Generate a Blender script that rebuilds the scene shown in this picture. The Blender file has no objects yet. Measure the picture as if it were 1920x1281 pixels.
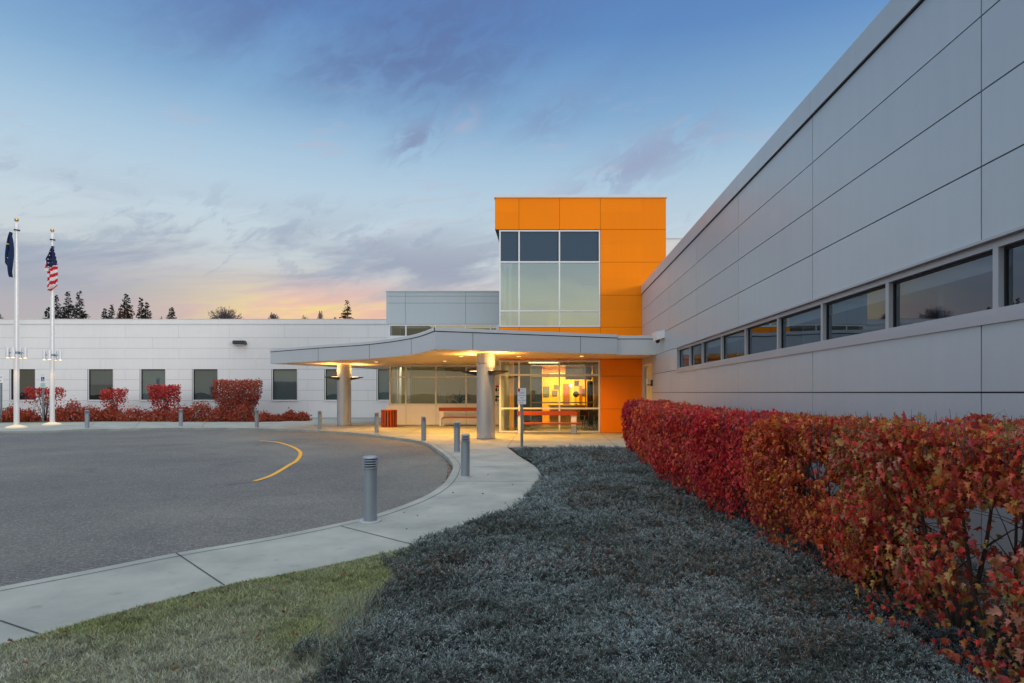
import bpy, bmesh, math, random
import numpy as np
from mathutils import Vector, Matrix
from mathutils.geometry import tessellate_polygon

# ------------------------------------------------------------------ camera, world, sun
F = 1110.0; H = 1.8; CX = 1027.0; CY = 736.0
SC = bpy.context.scene
COL = SC.collection
cam_d = bpy.data.cameras.new("camera"); cam = bpy.data.objects.new("camera", cam_d); COL.objects.link(cam)
cam.location = (0, 0, H); cam.rotation_euler = (math.radians(90), 0, 0)
cam_d.sensor_width = 36; cam_d.lens = F / 1920 * 36
cam_d.shift_x = (960 - CX) / 1920; cam_d.shift_y = (CY - 640.5) / 1920
cam_d.clip_start = 0.05; cam_d.clip_end = 3000
SC.camera = cam
SC.view_settings.view_transform = 'Standard'; SC.view_settings.look = 'None'
SC.view_settings.exposure = 0.0; SC.view_settings.gamma = 1
SC.cycles.max_bounces = 7; SC.cycles.transparent_max_bounces = 12
SC.cycles.use_denoising = True
SC.cycles.sample_clamp_indirect = 4

SUN_EL = 9.0; SUN_AZ = 128.0     # azimuth clockwise from +Y: low sun behind the right wing and the camera

def srgb(r, g, b, k=1.0):
    f = lambda c: (c/255/12.92 if c/255 <= .04045 else ((c/255+.055)/1.055)**2.4) * k
    return (f(r), f(g), f(b), 1)

class NT:
    """tiny node helper"""
    def __init__(s, tree): s.t = tree; tree.nodes.clear()
    def n(s, typ, **kw):
        nd = s.t.nodes.new(typ)
        for k, v in kw.items():
            if k.startswith('i_'):
                key = k[2:]
                key = int(key) if key.isdigit() else key
                nd.inputs[key].default_value = v
            else: setattr(nd, k, v)
        return nd
    def l(s, a, b): s.t.links.new(a, b)
    def val(s, x, nd, idx):
        if isinstance(x, (int, float)): nd.inputs[idx].default_value = x
        else: s.l(x, nd.inputs[idx])
    def m(s, op, a, b=0.0, c=0.0, clamp=False):
        nd = s.t.nodes.new('ShaderNodeMath'); nd.operation = op; nd.use_clamp = clamp
        s.val(a, nd, 0); s.val(b, nd, 1)
        if len(nd.inputs) > 2: s.val(c, nd, 2)
        return nd.outputs[0]
    def ramp(s, fac, stops, interp='LINEAR'):
        nd = s.t.nodes.new('ShaderNodeValToRGB'); nd.color_ramp.interpolation = interp
        e = nd.color_ramp.elements
        while len(e) < len(stops): e.new(0.5)
        for el, (p, c) in zip(e, stops):
            el.position = p; el.color = c if len(c) == 4 else (*c, 1)
        s.val(fac, nd, 0); return nd.outputs[0]
    def mix(s, fac, a, b, mode='MIX'):
        nd = s.t.nodes.new('ShaderNodeMix'); nd.data_type = 'RGBA'; nd.blend_type = mode
        s.val(fac, nd, 0)
        for x, i in ((a, 6), (b, 7)):
            if isinstance(x, tuple): nd.inputs[i].default_value = x
            else: s.l(x, nd.inputs[i])
        return nd.outputs[2]
    def sstep(s, x, lo, hi):
        nd = s.t.nodes.new('ShaderNodeMapRange'); nd.interpolation_type = 'SMOOTHSTEP'
        s.val(x, nd, 0); nd.inputs[1].default_value = lo; nd.inputs[2].default_value = hi
        return nd.outputs[0]

def make_world():
    w = bpy.data.worlds.new("World"); SC.world = w; w.use_nodes = True
    N = NT(w.node_tree)
    geo = N.n('ShaderNodeTexCoord').outputs['Generated']
    sep = N.n('ShaderNodeSeparateXYZ'); N.l(geo, sep.inputs[0])
    X, Y, Z = sep.outputs
    hor = N.m('SQRT', N.m('ADD', N.m('MULTIPLY', X, X), N.m('MULTIPLY', Y, Y)))
    el = N.m('DEGREES', N.m('ARCTAN2', Z, hor))            # elevation in degrees
    az = N.m('DEGREES', N.m('ARCTAN2', X, Y))              # 0 = ahead, negative = left
    def noise(vec, scale, detail=5, rough=.55, dist=0.0):
        nd = N.n('ShaderNodeTexNoise', i_Scale=scale, i_Detail=detail, i_Roughness=rough, i_Distortion=dist)
        N.l(vec, nd.inputs['Vector']); return nd.outputs['Fac']
    def comb(x, y, z=0.0):
        nd = N.n('ShaderNodeCombineXYZ'); N.val(x, nd, 0); N.val(y, nd, 1); N.val(z, nd, 2); return nd.outputs[0]
    # streak coordinates: long in azimuth, rising slightly to the right
    elr = N.m('SUBTRACT', el, N.m('MULTIPLY', az, 0.17))
    c1 = comb(N.m('MULTIPLY', az, 0.045), N.m('MULTIPLY', elr, 0.22), 3.1)
    n1 = noise(c1, 1.0, 7, .58, .35)
    c2 = comb(N.m('MULTIPLY', az, 0.09), N.m('MULTIPLY', elr, 0.5), 8.3)
    n2 = noise(c2, 1.0, 6, .6, .2)
    c3 = comb(N.m('MULTIPLY', az, 0.035), N.m('MULTIPLY', N.m('SUBTRACT', el, N.m('MULTIPLY', az, .45)), 0.06), 1.7)
    n3 = noise(c3, 1.6, 7, .58, .4)
    n4 = noise(comb(N.m('MULTIPLY', az, .35), N.m('MULTIPLY', N.m('SUBTRACT', el, N.m('MULTIPLY', az, .4)), .6), 4.4), 1.0, 7, .62, .5)
    t = N.m('DIVIDE', el, 40.0)
    base = N.ramp(t, [(0.0, srgb(222, 190, 160)), (.17, srgb(212, 188, 184)), (.215, srgb(196, 190, 196)), (.29, srgb(196, 203, 206)),
                      (.38, srgb(190, 207, 218)), (.50, srgb(166, 194, 216)), (.62, srgb(130, 170, 206)), (.78, srgb(94, 137, 191)), (1.0, srgb(76, 112, 172))])
    # warm band close to the horizon, strongest a little left of straight ahead
    dz = N.m('DIVIDE', N.m('ADD', az, 20.0), 14.0)
    hump = N.m('POWER', 2.718, N.m('MULTIPLY', N.m('MULTIPLY', dz, dz), -1.0))
    low = N.m('SUBTRACT', 1.0, N.sstep(el, 6.8, 11.8))
    glow = N.ramp(n2, [(.30, srgb(226, 164, 146)), (.45, srgb(238, 188, 156)), (.56, srgb(246, 212, 128))])
    base = N.mix(N.m('MULTIPLY', N.m('MULTIPLY', hump, low), 0.92), base, glow)
    # lavender grey banks low down
    bank = N.m('MULTIPLY', N.sstep(n1, .38, .56), N.m('MULTIPLY', N.sstep(el, 6.5, 9.5), N.m('SUBTRACT', 1.0, N.sstep(el, 11.0, 18.0))))
    bank = N.m('MULTIPLY', bank, N.m('SUBTRACT', 1.0, N.m('MULTIPLY', N.m('MULTIPLY', hump, low), .7)))
    base = N.mix(N.m('MULTIPLY', bank, .9), base, srgb(148, 154, 174))
    wisp = N.m('MULTIPLY', N.sstep(n4, .52, .66), N.m('MULTIPLY', N.sstep(el, 8.0, 11.0), N.m('SUBTRACT', 1.0, N.sstep(el, 14.0, 19.0))))
    base = N.mix(N.m('MULTIPLY', wisp, .45), base, srgb(150, 162, 182))
    bank2 = N.m('MULTIPLY', N.m('SUBTRACT', 1.0, N.sstep(az, -42, -22)), N.m('SUBTRACT', 1.0, N.sstep(el, 8.0, 12.0)))
    base = N.mix(N.m('MULTIPLY', bank2, .62), base, srgb(134, 146, 166))
    # pinkish thin streaks
    st = N.m('MULTIPLY', N.sstep(n2, .56, .68), N.m('MULTIPLY', N.sstep(el, 6, 9), N.m('SUBTRACT', 1.0, N.sstep(el, 22, 28))))
    base = N.mix(N.m('MULTIPLY', st, .35), base, srgb(186, 178, 192))
    # the dark violet sheet high in the middle
    dz2 = N.m('DIVIDE', N.m('ADD', az, 17.0), 19.0)
    hump2 = N.m('POWER', 2.718, N.m('MULTIPLY', N.m('MULTIPLY', dz2, dz2), -1.0))
    high = N.m('MULTIPLY', N.sstep(n3, .26, .62), N.m('MULTIPLY', N.sstep(el, 21.5, 29.0), hump2))
    fine = N.m('ADD', .62, N.m('MULTIPLY', N.sstep(n4, .36, .60), .38))
    base = N.mix(N.m('MULTIPLY', N.m('MULTIPLY', high, fine), .78), base, srgb(90, 106, 154))
    # a few small puffs
    for (a0, e0, sa, se, colr, k) in ((-12.5, 22.6, 2.6, 1.5, (128, 142, 176), .85), (-8.2, 24.3, 1.6, 1.2, (176, 178, 200), .5), (0.5, 25.2, 3.2, 1.6, (128, 146, 184), .6),
                                      (9.0, 21.0, 7.0, 2.2, (146, 156, 186), .75), (-39.0, 11.2, 3.6, .7, (150, 164, 182), .8)):
        p = N.m('DIVIDE', N.m('SUBTRACT', az, a0), sa)
        q = N.m('DIVIDE', N.m('SUBTRACT', N.m('SUBTRACT', el, e0), N.m('MULTIPLY', N.m('SUBTRACT', az, a0), .38)), se)
        r2 = N.m('ADD', N.m('MULTIPLY', p, p), N.m('MULTIPLY', q, q))
        g = N.m('MULTIPLY', N.m('POWER', 2.718, N.m('MULTIPLY', r2, -1.0)), N.sstep(n4, .36, .56))
        base = N.mix(N.m('MULTIPLY', g, k), base, srgb(*colr))
    # sunward sky behind the camera, unseen: brightened and warmed as added fill light
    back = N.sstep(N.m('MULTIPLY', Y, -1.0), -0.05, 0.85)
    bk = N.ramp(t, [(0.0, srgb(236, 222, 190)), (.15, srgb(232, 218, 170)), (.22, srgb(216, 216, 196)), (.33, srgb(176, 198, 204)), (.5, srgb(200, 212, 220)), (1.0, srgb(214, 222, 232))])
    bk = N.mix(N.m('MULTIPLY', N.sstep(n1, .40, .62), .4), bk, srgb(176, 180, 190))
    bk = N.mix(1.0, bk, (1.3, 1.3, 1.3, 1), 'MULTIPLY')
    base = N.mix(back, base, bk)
    base = N.mix(N.sstep(el, 37, 62), base, (1.42, 1.42, 1.46, 1))     # unseen zenith whitened and brightened to add overhead fill light
    sky = N.n('ShaderNodeTexSky'); sky.sky_type = 'NISHITA'; sky.sun_disc = False
    sky.sun_elevation = math.radians(SUN_EL); sky.sun_rotation = math.radians(SUN_AZ)
    skyc = N.mix(1.0, sky.outputs[0], (0.012, 0.012, 0.012, 1), 'MULTIPLY')
    tot = N.mix(1.0, base, skyc, 'ADD')
    # below the horizon: dull
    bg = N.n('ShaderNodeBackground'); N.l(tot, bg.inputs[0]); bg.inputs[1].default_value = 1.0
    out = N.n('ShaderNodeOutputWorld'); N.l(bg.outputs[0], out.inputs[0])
make_world()
sd = bpy.data.lights.new("sun", 'SUN'); sd.energy = 1.1; sd.angle = math.radians(12); sd.color = (1, .93, .88)
sun = bpy.data.objects.new("sun", sd); COL.objects.link(sun)
a, e = math.radians(SUN_AZ), math.radians(SUN_EL)
sdir = Vector((math.sin(a)*math.cos(e), math.cos(a)*math.cos(e), math.sin(e)))
sun.rotation_euler = sdir.to_track_quat('Z', 'Y').to_euler()
sun.location = sdir * 50

# ------------------------------------------------------------------ helpers
def gp(px, py, z=0.0):
    """photo pixel on the level z -> world x, y"""
    d = F * (H - z) / (py - CY)
    return ((px - CX) * d / F, d)
def xx(px, d): return (px - CX) * d / F
def zz(py, d): return H + (CY - py) * d / F

MATS = {}
def mat(name, color=(.5,.5,.5), rough=.5, metal=0.0, noise=None, bump=None, spec=.5, attr=None, transl=0.0, emit=None, coat=0.0):
    """noise=(scale, amount, [color2]); bump=(scale, strength)"""
    if name in MATS: return MATS[name]
    m = bpy.data.materials.new(name); m.use_nodes = True; MATS[name] = m
    N = NT(m.node_tree)
    p = N.n('ShaderNodeBsdfPrincipled'); p.inputs['Roughness'].default_value = rough; p.inputs['Metallic'].default_value = metal
    p.inputs['Specular IOR Level'].default_value = spec; p.inputs['Coat Weight'].default_value = coat
    c = tuple(color[:3]) + (1,)
    p.inputs['Base Color'].default_value = c
    pos = N.n('ShaderNodeNewGeometry').outputs['Position']
    colsock = None
    if attr:
        at = N.n('ShaderNodeAttribute'); at.attribute_name = attr; colsock = at.outputs['Color']
    if noise:
        sc_, am = noise[0], noise[1]
        nz = N.n('ShaderNodeTexNoise', i_Scale=sc_, i_Detail=6.0, i_Roughness=.6); N.l(pos, nz.inputs['Vector'])
        c2 = noise[2] if len(noise) > 2 else None
        if c2:
            f = N.sstep(nz.outputs['Fac'], .5 - am, .5 + am)
            colsock = N.mix(f, colsock or c, tuple(c2[:3]) + (1,))
        else:
            g = N.m('ADD', N.m('MULTIPLY', N.m('SUBTRACT', nz.outputs['Fac'], .5), am * 2), 1.0)
            cb = N.n('ShaderNodeCombineXYZ'); [N.l(g, cb.inputs[i]) for i in range(3)]
            colsock = N.mix(1.0, colsock or c, cb.outputs[0], 'MULTIPLY')
    if colsock: N.l(colsock, p.inputs['Base Color'])
    if bump:
        nb = N.n('ShaderNodeTexNoise', i_Scale=bump[0], i_Detail=5.0); N.l(pos, nb.inputs['Vector'])
        b = N.n('ShaderNodeBump', i_Strength=bump[1], i_Distance=.02); N.l(nb.outputs['Fac'], b.inputs['Height'])
        N.l(b.outputs[0], p.inputs['Normal'])
    sh = p.outputs[0]
    if transl > 0:
        tr = N.n('ShaderNodeBsdfTranslucent')
        if colsock: N.l(colsock, tr.inputs[0])
        else: tr.inputs[0].default_value = c
        mx = N.n('ShaderNodeMixShader', i_0=transl); N.l(sh, mx.inputs[1]); N.l(tr.outputs[0], mx.inputs[2]); sh = mx.outputs[0]
    if emit:
        p.inputs['Emission Color'].default_value = tuple(emit[0][:3]) + (1,); p.inputs['Emission Strength'].default_value = emit[1]
    o = N.n('ShaderNodeOutputMaterial'); N.l(sh, o.inputs[0])
    return m

def glass(name, tint=(.8,.9,.88), base=.09, refl=(1,1,1), power=1.0):
    if name in MATS: return MATS[name]
    m = bpy.data.materials.new(name); m.use_nodes = True; MATS[name] = m
    N = NT(m.node_tree)
    lw = N.n('ShaderNodeLayerWeight', i_Blend=.5)
    f = N.m('ADD', N.m('MULTIPLY', N.m('POWER', lw.outputs['Facing'], 4.0), .8-base), base, clamp=True)
    f = N.m('MULTIPLY', f, N.m('SUBTRACT', 1.0, N.n('ShaderNodeNewGeometry').outputs['Backfacing']))   # one reflection per pane
    tr = N.n('ShaderNodeBsdfTransparent'); tr.inputs[0].default_value = (*tint, 1)
    gl = N.n('ShaderNodeBsdfGlossy', i_Roughness=.0); gl.inputs[0].default_value = (*refl, 1)
    pos = N.n('ShaderNodeNewGeometry').outputs['Position']
    nz = N.n('ShaderNodeTexNoise', i_Scale=.9, i_Detail=1.0); N.l(pos, nz.inputs['Vector'])
    b = N.n('ShaderNodeBump', i_Strength=.05, i_Distance=.05); N.l(nz.outputs['Fac'], b.inputs['Height']); N.l(b.outputs[0], gl.inputs['Normal'])
    mx = N.n('ShaderNodeMixShader'); N.l(f, mx.inputs[0]); N.l(tr.outputs[0], mx.inputs[1]); N.l(gl.outputs[0], mx.inputs[2])
    o = N.n('ShaderNodeOutputMaterial'); N.l(mx.outputs[0], o.inputs[0])
    return m

class MB:
    def __init__(s): s.v = []; s.f = []; s.mi = []; s.mats = []; s.sm = []; s.col = None
    def _m(s, m):
        if m not in s.mats: s.mats.append(m)
        return s.mats.index(m)
    def face(s, pts, m, smooth=False):
        b = len(s.v); s.v += [tuple(p) for p in pts]; s.f.append(tuple(range(b, b+len(pts)))); s.mi.append(s._m(m)); s.sm.append(smooth)
    def idx(s, verts, faces, m, smooth=False):
        b = len(s.v); s.v += [tuple(p) for p in verts]
        k = s._m(m)
        for f in faces: s.f.append(tuple(i+b for i in f)); s.mi.append(k); s.sm.append(smooth)
    def box(s, x0, x1, y0, y1, z0, z1, m):
        if x0 > x1: x0, x1 = x1, x0
        if y0 > y1: y0, y1 = y1, y0
        if z0 > z1: z0, z1 = z1, z0
        vs = [(x0,y0,z0),(x1,y0,z0),(x1,y1,z0),(x0,y1,z0),(x0,y0,z1),(x1,y0,z1),(x1,y1,z1),(x0,y1,z1)]
        s.idx(vs, [(0,3,2,1),(4,5,6,7),(0,1,5,4),(1,2,6,5),(2,3,7,6),(3,0,4,7)], m)
    def bbox(s, x0, x1, y0, y1, z0, z1, m, b=.006):
        """box with chamfered edges"""
        bm = bmesh.new(); bmesh.ops.create_cube(bm, size=1)
        bmesh.ops.scale(bm, vec=(abs(x1-x0), abs(y1-y0), abs(z1-z0)), verts=bm.verts)
        bmesh.ops.translate(bm, vec=((x0+x1)/2, (y0+y1)/2, (z0+z1)/2), verts=bm.verts)
        bmesh.ops.bevel(bm, geom=list(bm.edges), offset=b, segments=2, affect='EDGES', profile=.6)
        bm.verts.index_update()
        s.idx([v.co[:] for v in bm.verts], [[v.index for v in f.verts] for f in bm.faces], m); bm.free()
    def lathe(s, prof, m, c=(0,0,0), n=28, smooth=True, cap=True):
        """prof = [(r, z)...]"""
        vs = []; fs = []
        for r, z in prof:
            for k in range(n):
                a = 2*math.pi*k/n; vs.append((c[0]+r*math.cos(a), c[1]+r*math.sin(a), c[2]+z))
        for i in range(len(prof)-1):
            for k in range(n):
                fs.append((i*n+k, i*n+(k+1)%n, (i+1)*n+(k+1)%n, (i+1)*n+k))
        s.idx(vs, fs, m, smooth)
        if cap:
            s.face(vs[:n][::-1], m); s.face(vs[-n:], m)
    def tube(s, pts, radii, m, n=8):
        pts = [Vector(p) for p in pts]
        if isinstance(radii, (int, float)): radii = [radii]*len(pts)
        vs = []; fs = []
        for i, p in enumerate(pts):
            d = (pts[min(i+1, len(pts)-1)] - pts[max(i-1, 0)])
            d = d.normalized() if d.length > 1e-9 else Vector((0,0,1))
            u = d.orthogonal().normalized() if abs(d.z) < .99 else Vector((1,0,0))
            if i and True:
                u = (pu - d*pu.dot(d)).normalized() if (pu - d*pu.dot(d)).length > 1e-6 else u
            pu = u; w = d.cross(u)
            for k in range(n):
                a = 2*math.pi*k/n; q = p + (u*math.cos(a) + w*math.sin(a))*radii[i]; vs.append(q[:])
        for i in range(len(pts)-1):
            for k in range(n): fs.append((i*n+k, i*n+(k+1)%n, (i+1)*n+(k+1)%n, (i+1)*n+k))
        fs.append(tuple(range(n))[::-1]); fs.append(tuple(range(len(vs)-n, len(vs))))
        s.idx(vs, fs, m, True)
    def build(s, name, parent=None):
        me = bpy.data.meshes.new(name); me.from_pydata(s.v, [], s.f)
        for m in s.mats: me.materials.append(m)
        me.polygons.foreach_set('material_index', s.mi); me.polygons.foreach_set('use_smooth', s.sm)
        me.update()
        return link(name, me, parent)

def link(name, me, parent=None):
    o = bpy.data.objects.new(name, me); COL.objects.link(o)
    if parent is not None:
        o.parent = parent; o.matrix_parent_inverse = wmat(parent).inverted()
    return o
def wmat(o):
    m = Matrix.Translation(o.location) @ o.rotation_euler.to_matrix().to_4x4()
    if o.parent: m = wmat(o.parent) @ o.matrix_parent_inverse @ m
    return m
def tag(o, label=None, cat=None, group=None, kind=None):
    if label: o['label'] = label
    if cat: o['category'] = cat
    if group: o['group'] = group
    if kind: o['kind'] = kind
    return o
def thing(name, label, cat, loc=(0,0,0), group=None):
    o = bpy.data.objects.new(name, None); COL.objects.link(o); o.location = loc; o.empty_display_size = .2
    return tag(o, label, cat, group)
def copy_tree(o, loc, label, group=None, rotz=0.0):
    kids = {}
    for c in bpy.data.objects:
        if c.parent: kids.setdefault(c.parent.name, []).append(c)
    def rec(src, par):
        c = src.copy(); COL.objects.link(c)
        if par is not None: c.parent = par
        for k in kids.get(src.name, []): rec(k, c)
        return c
    r = rec(o, None); r.location = loc; r.rotation_euler = (0,0,rotz); r['label'] = label
    if group: r['group'] = group
    return r

def np_mesh(name, V, Fq, material, C=None, parent=None, smooth=False):
    """V (n,3), Fq (m,k) equal sized faces, C (n,3) colours"""
    me = bpy.data.meshes.new(name); n = len(V); m, k = Fq.shape
    me.vertices.add(n); me.vertices.foreach_set('co', V.astype(np.float32).ravel())
    me.loops.add(m*k); me.loops.foreach_set('vertex_index', Fq.astype(np.int32).ravel())
    me.polygons.add(m); me.polygons.foreach_set('loop_start', np.arange(0, m*k, k, dtype=np.int32))
    me.polygons.foreach_set('loop_total', np.full(m, k, dtype=np.int32))
    if smooth: me.polygons.foreach_set('use_smooth', np.ones(m, dtype=bool))
    if C is not None:
        at = me.color_attributes.new('Col', 'FLOAT_COLOR', 'POINT')
        at.data.foreach_set('color', np.hstack([C, np.ones((n,1))]).astype(np.float32).ravel())
    me.materials.append(material); me.update(calc_edges=True); me.validate()
    return link(name, me, parent)

def vnoise(P, seed=0):
    """value noise, P (n,3) -> 0..1"""
    Pi = np.floor(P).astype(np.int64); f = P - Pi; f = f*f*(3-2*f)
    def h(i, j, k):
        x = (i*374761393 + j*668265263 + k*2147483647 + seed*1274126177) & 0xffffffff
        x = ((x ^ (x >> 13)) * 1274126177) & 0xffffffff
        return ((x ^ (x >> 16)) & 0xffff) / 65535.0
    r = 0
    for a in (0,1):
        for b in (0,1):
            for c in (0,1):
                w = (f[:,0] if a else 1-f[:,0])*(f[:,1] if b else 1-f[:,1])*(f[:,2] if c else 1-f[:,2])
                r = r + w*h(Pi[:,0]+a, Pi[:,1]+b, Pi[:,2]+c)
    return r
def fbm(P, seed=0, o=3):
    r = 0; a = .5; t = 0
    for i in range(o): r = r + a*vnoise(P*(2**i), seed+i); t += a; a *= .5
    return r/t

def inpoly(px, py, poly):
    poly = np.array(poly); n = len(poly); ins = np.zeros(len(px), bool); j = n-1
    for i in range(n):
        xi, yi = poly[i]; xj, yj = poly[j]
        c = ((yi > py) != (yj > py)) & (px < (xj-xi)*(py-yi)/((yj-yi) + 1e-12) + xi)
        ins ^= c; j = i
    return ins
def smooth(pts, n=6):
    """Catmull-Rom through the points"""
    out = []; P = [Vector(p) for p in pts]
    for i in range(len(P)-1):
        p0 = P[max(i-1,0)]; p1 = P[i]; p2 = P[i+1]; p3 = P[min(i+2, len(P)-1)]
        for k in range(n):
            t = k/n
            out.append(tuple(.5*((2*p1)+(p2-p0)*t+(2*p0-5*p1+4*p2-p3)*t*t+(3*p1-p0-3*p2+p3)*t**3)))
    out.append(tuple(P[-1])); return out
def ribbon(mb, line, w, z, m):
    L = [Vector((p[0], p[1])) for p in line]; l = []; r = []
    for i, p in enumerate(L):
        d = (L[min(i+1, len(L)-1)] - L[max(i-1,0)]).normalized(); nn = Vector((-d.y, d.x))*w/2
        l.append((p+nn)); r.append((p-nn))
    for i in range(len(L)-1):
        mb.face([(r[i].x,r[i].y,z),(r[i+1].x,r[i+1].y,z),(l[i+1].x,l[i+1].y,z),(l[i].x,l[i].y,z)], m)
def offset_line(line, w):
    L = [Vector((p[0], p[1])) for p in line]; o = []
    for i, p in enumerate(L):
        d = (L[min(i+1, len(L)-1)] - L[max(i-1,0)]).normalized(); o.append(tuple(p + Vector((-d.y, d.x))*w))
    return o
def poly_sheet(mb, poly, z, m, side=None, sidemat=None):
    tris = tessellate_polygon([[Vector((p[0], p[1], 0)) for p in poly]])
    vs = [(p[0], p[1], z) for p in poly]
    fs = []
    for t in tris:
        a_, b_, c_ = (Vector(vs[i]) for i in t)
        fs.append(t if (b_-a_).cross(c_-a_).z > 0 else t[::-1])
    mb.idx(vs, fs, m)
    if side:
        for i in range(len(poly)):
            p, q = poly[i], poly[(i+1)%len(poly)]
            mb.face([(p[0],p[1],z),(q[0],q[1],z),(q[0],q[1],z-side),(p[0],p[1],z-side)], sidemat or m)

# ------------------------------------------------------------------ materials
M_panel = mat('silver_panel', srgb(186,197,205), .38, .2, noise=(.35, .07), bump=(1.0, .3))
M_panel_white = mat('white_panel', srgb(234,235,238), .5, .0, noise=(.4, .05), bump=(1.2, .25))
M_orange = mat('orange_panel', srgb(252,136,0), .42, .0, noise=(.5, .05), bump=(.7, .05), spec=.12)
def clad(name, color, rough, metal, spec, cell=None, off=(0,0,0), amp=.05):
    m = bpy.data.materials.new(name); m.use_nodes = True; N = NT(m.node_tree); MATS[name] = m
    p = N.n('ShaderNodeBsdfPrincipled', i_Roughness=rough, i_Metallic=metal); p.inputs['Specular IOR Level'].default_value = spec
    pos = N.n('ShaderNodeNewGeometry').outputs['Position']
    def vm(op, a, b):
        n_ = N.n('ShaderNodeVectorMath', operation=op); N.l(a, n_.inputs[0]); n_.inputs[1].default_value = b; return n_.outputs[0]
    def nz(v, s, d=5):
        n_ = N.n('ShaderNodeTexNoise', i_Scale=s, i_Detail=float(d)); N.l(v, n_.inputs['Vector']); return n_.outputs['Fac']
    st = nz(vm('MULTIPLY', pos, (5, 5, .35)), 1.0); cl = nz(pos, .4); fine = nz(pos, 7.0, 6)
    f = N.m('ADD', 1.0, N.m('ADD', N.m('MULTIPLY', N.m('SUBTRACT', st, .5), amp*2), N.m('ADD', N.m('MULTIPLY', N.m('SUBTRACT', cl, .5), amp*2.4), N.m('MULTIPLY', N.m('SUBTRACT', fine, .5), amp))))
    if cell:
        q = vm('MULTIPLY', vm('SUBTRACT', pos, off), tuple(1/c if c else 0 for c in cell)); q = vm('ADD', q, (.0, .0, .0))
        fl = N.n('ShaderNodeVectorMath', operation='FLOOR'); N.l(q, fl.inputs[0]); w = N.n('ShaderNodeTexWhiteNoise', noise_dimensions='3D'); N.l(fl.outputs[0], w.inputs['Vector'])
        f = N.m('ADD', f, N.m('MULTIPLY', N.m('SUBTRACT', w.outputs['Value'], .5), .07))
    cb = N.n('ShaderNodeCombineXYZ'); [N.l(f, cb.inputs[i]) for i in range(3)]
    N.l(N.mix(1.0, color, cb.outputs[0], 'MULTIPLY'), p.inputs['Base Color'])
    b = N.n('ShaderNodeBump', i_Strength=.35, i_Distance=.02); N.l(nz(pos, 1.1, 2), b.inputs['Height']); N.l(b.outputs[0], p.inputs['Normal'])
    N.l(N.m('ADD', rough-.06, N.m('MULTIPLY', fine, .12)), p.inputs['Roughness'])
    o = N.n('ShaderNodeOutputMaterial'); N.l(p.outputs[0], o.inputs[0]); return m
M_panel = clad('clad_silver', srgb(186,197,205), .38, .2, .5)
M_panel_side = clad('clad_side', srgb(186,197,205), .38, .2, .5, (0, 3.646, .7275), (0, F*4.19/813, 1.8))
M_panel_white = clad('clad_white', srgb(234,235,238), .5, 0, .5, amp=.04)
M_orange = clad('clad_orange', srgb(252,136,0), .40, 0, .16, (76.3/F*26.3, 0, 1.46), ((1049.3-CX)*26.3/F, 0, H+(CY-767)*26.3/F), amp=.04)
M_joint = mat('joint_dark', srgb(46,50,58), .7)
M_joint_or = mat('joint_orange', srgb(96,48,10), .7)
M_joint_l = mat('joint_grey', srgb(120,122,130), .7)
M_cap = mat('cap_metal', srgb(214,218,224), .35, .15, noise=(.6, .05))
M_frame = mat('white_frame', srgb(225,226,228), .4, .1)
M_alu = mat('alu_frame', srgb(176,180,188), .38, .3)
M_alu_l = mat('light_alu_frame', srgb(222,224,228), .4, .1)
M_dark = mat('dark_gasket', srgb(22,24,28), .6)
M_fascia = mat('fascia_metal', srgb(206,211,218), .36, .25, noise=(.5, .06), bump=(.8, .05))
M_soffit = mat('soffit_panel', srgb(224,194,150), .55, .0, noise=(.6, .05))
M_column = mat('column_metal', srgb(184,192,204), .26, .55, noise=(1.5, .05))
M_brush = mat('bollard_paint', srgb(150,160,170), .4, .35, noise=(5, .06))
M_brush_d = mat('louvre_shadow', srgb(52,58,66), .6)
M_wood = mat('red_stained_wood', srgb(158,66,10), .45, noise=(6, .2), bump=(30, .2))
M_steel = mat('galvanised_steel', srgb(122,138,148), .45, .5, noise=(9, .12))
M_pole = mat('white_pole', srgb(225,226,228), .35, .1)
M_gold = mat('gold_ball', srgb(214,176,120), .3, .8)
M_black = mat('black', srgb(24,24,26), .5)
M_bronze = mat('bronze_metal', srgb(60,60,64), .45, .4)
M_signw = mat('sign_white', srgb(236,236,240), .5)
M_blue = mat('sign_blue', srgb(18,52,120), .5)
M_green = mat('sign_green', srgb(90,150,120), .5)
M_red = mat('sign_red', srgb(190,30,40), .5)
M_ink = mat('sign_ink', srgb(40,42,80), .6)
G_win = glass('window_glass', (.62,.66,.66), .09, (.80,.90,1.0))
G_lobby = glass('lobby_glass', (.92,.95,.93), .10)
G_tower = glass('tower_glass', (.34,.40,.38), .44, (.84,.92,.92))
G_strip = glass('strip_glass', (.66,.72,.76), .17, (.70,.84,1.0))
M_spandrel = mat('spandrel_glass', srgb(52,72,92), .12, .0, spec=.5)

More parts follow.
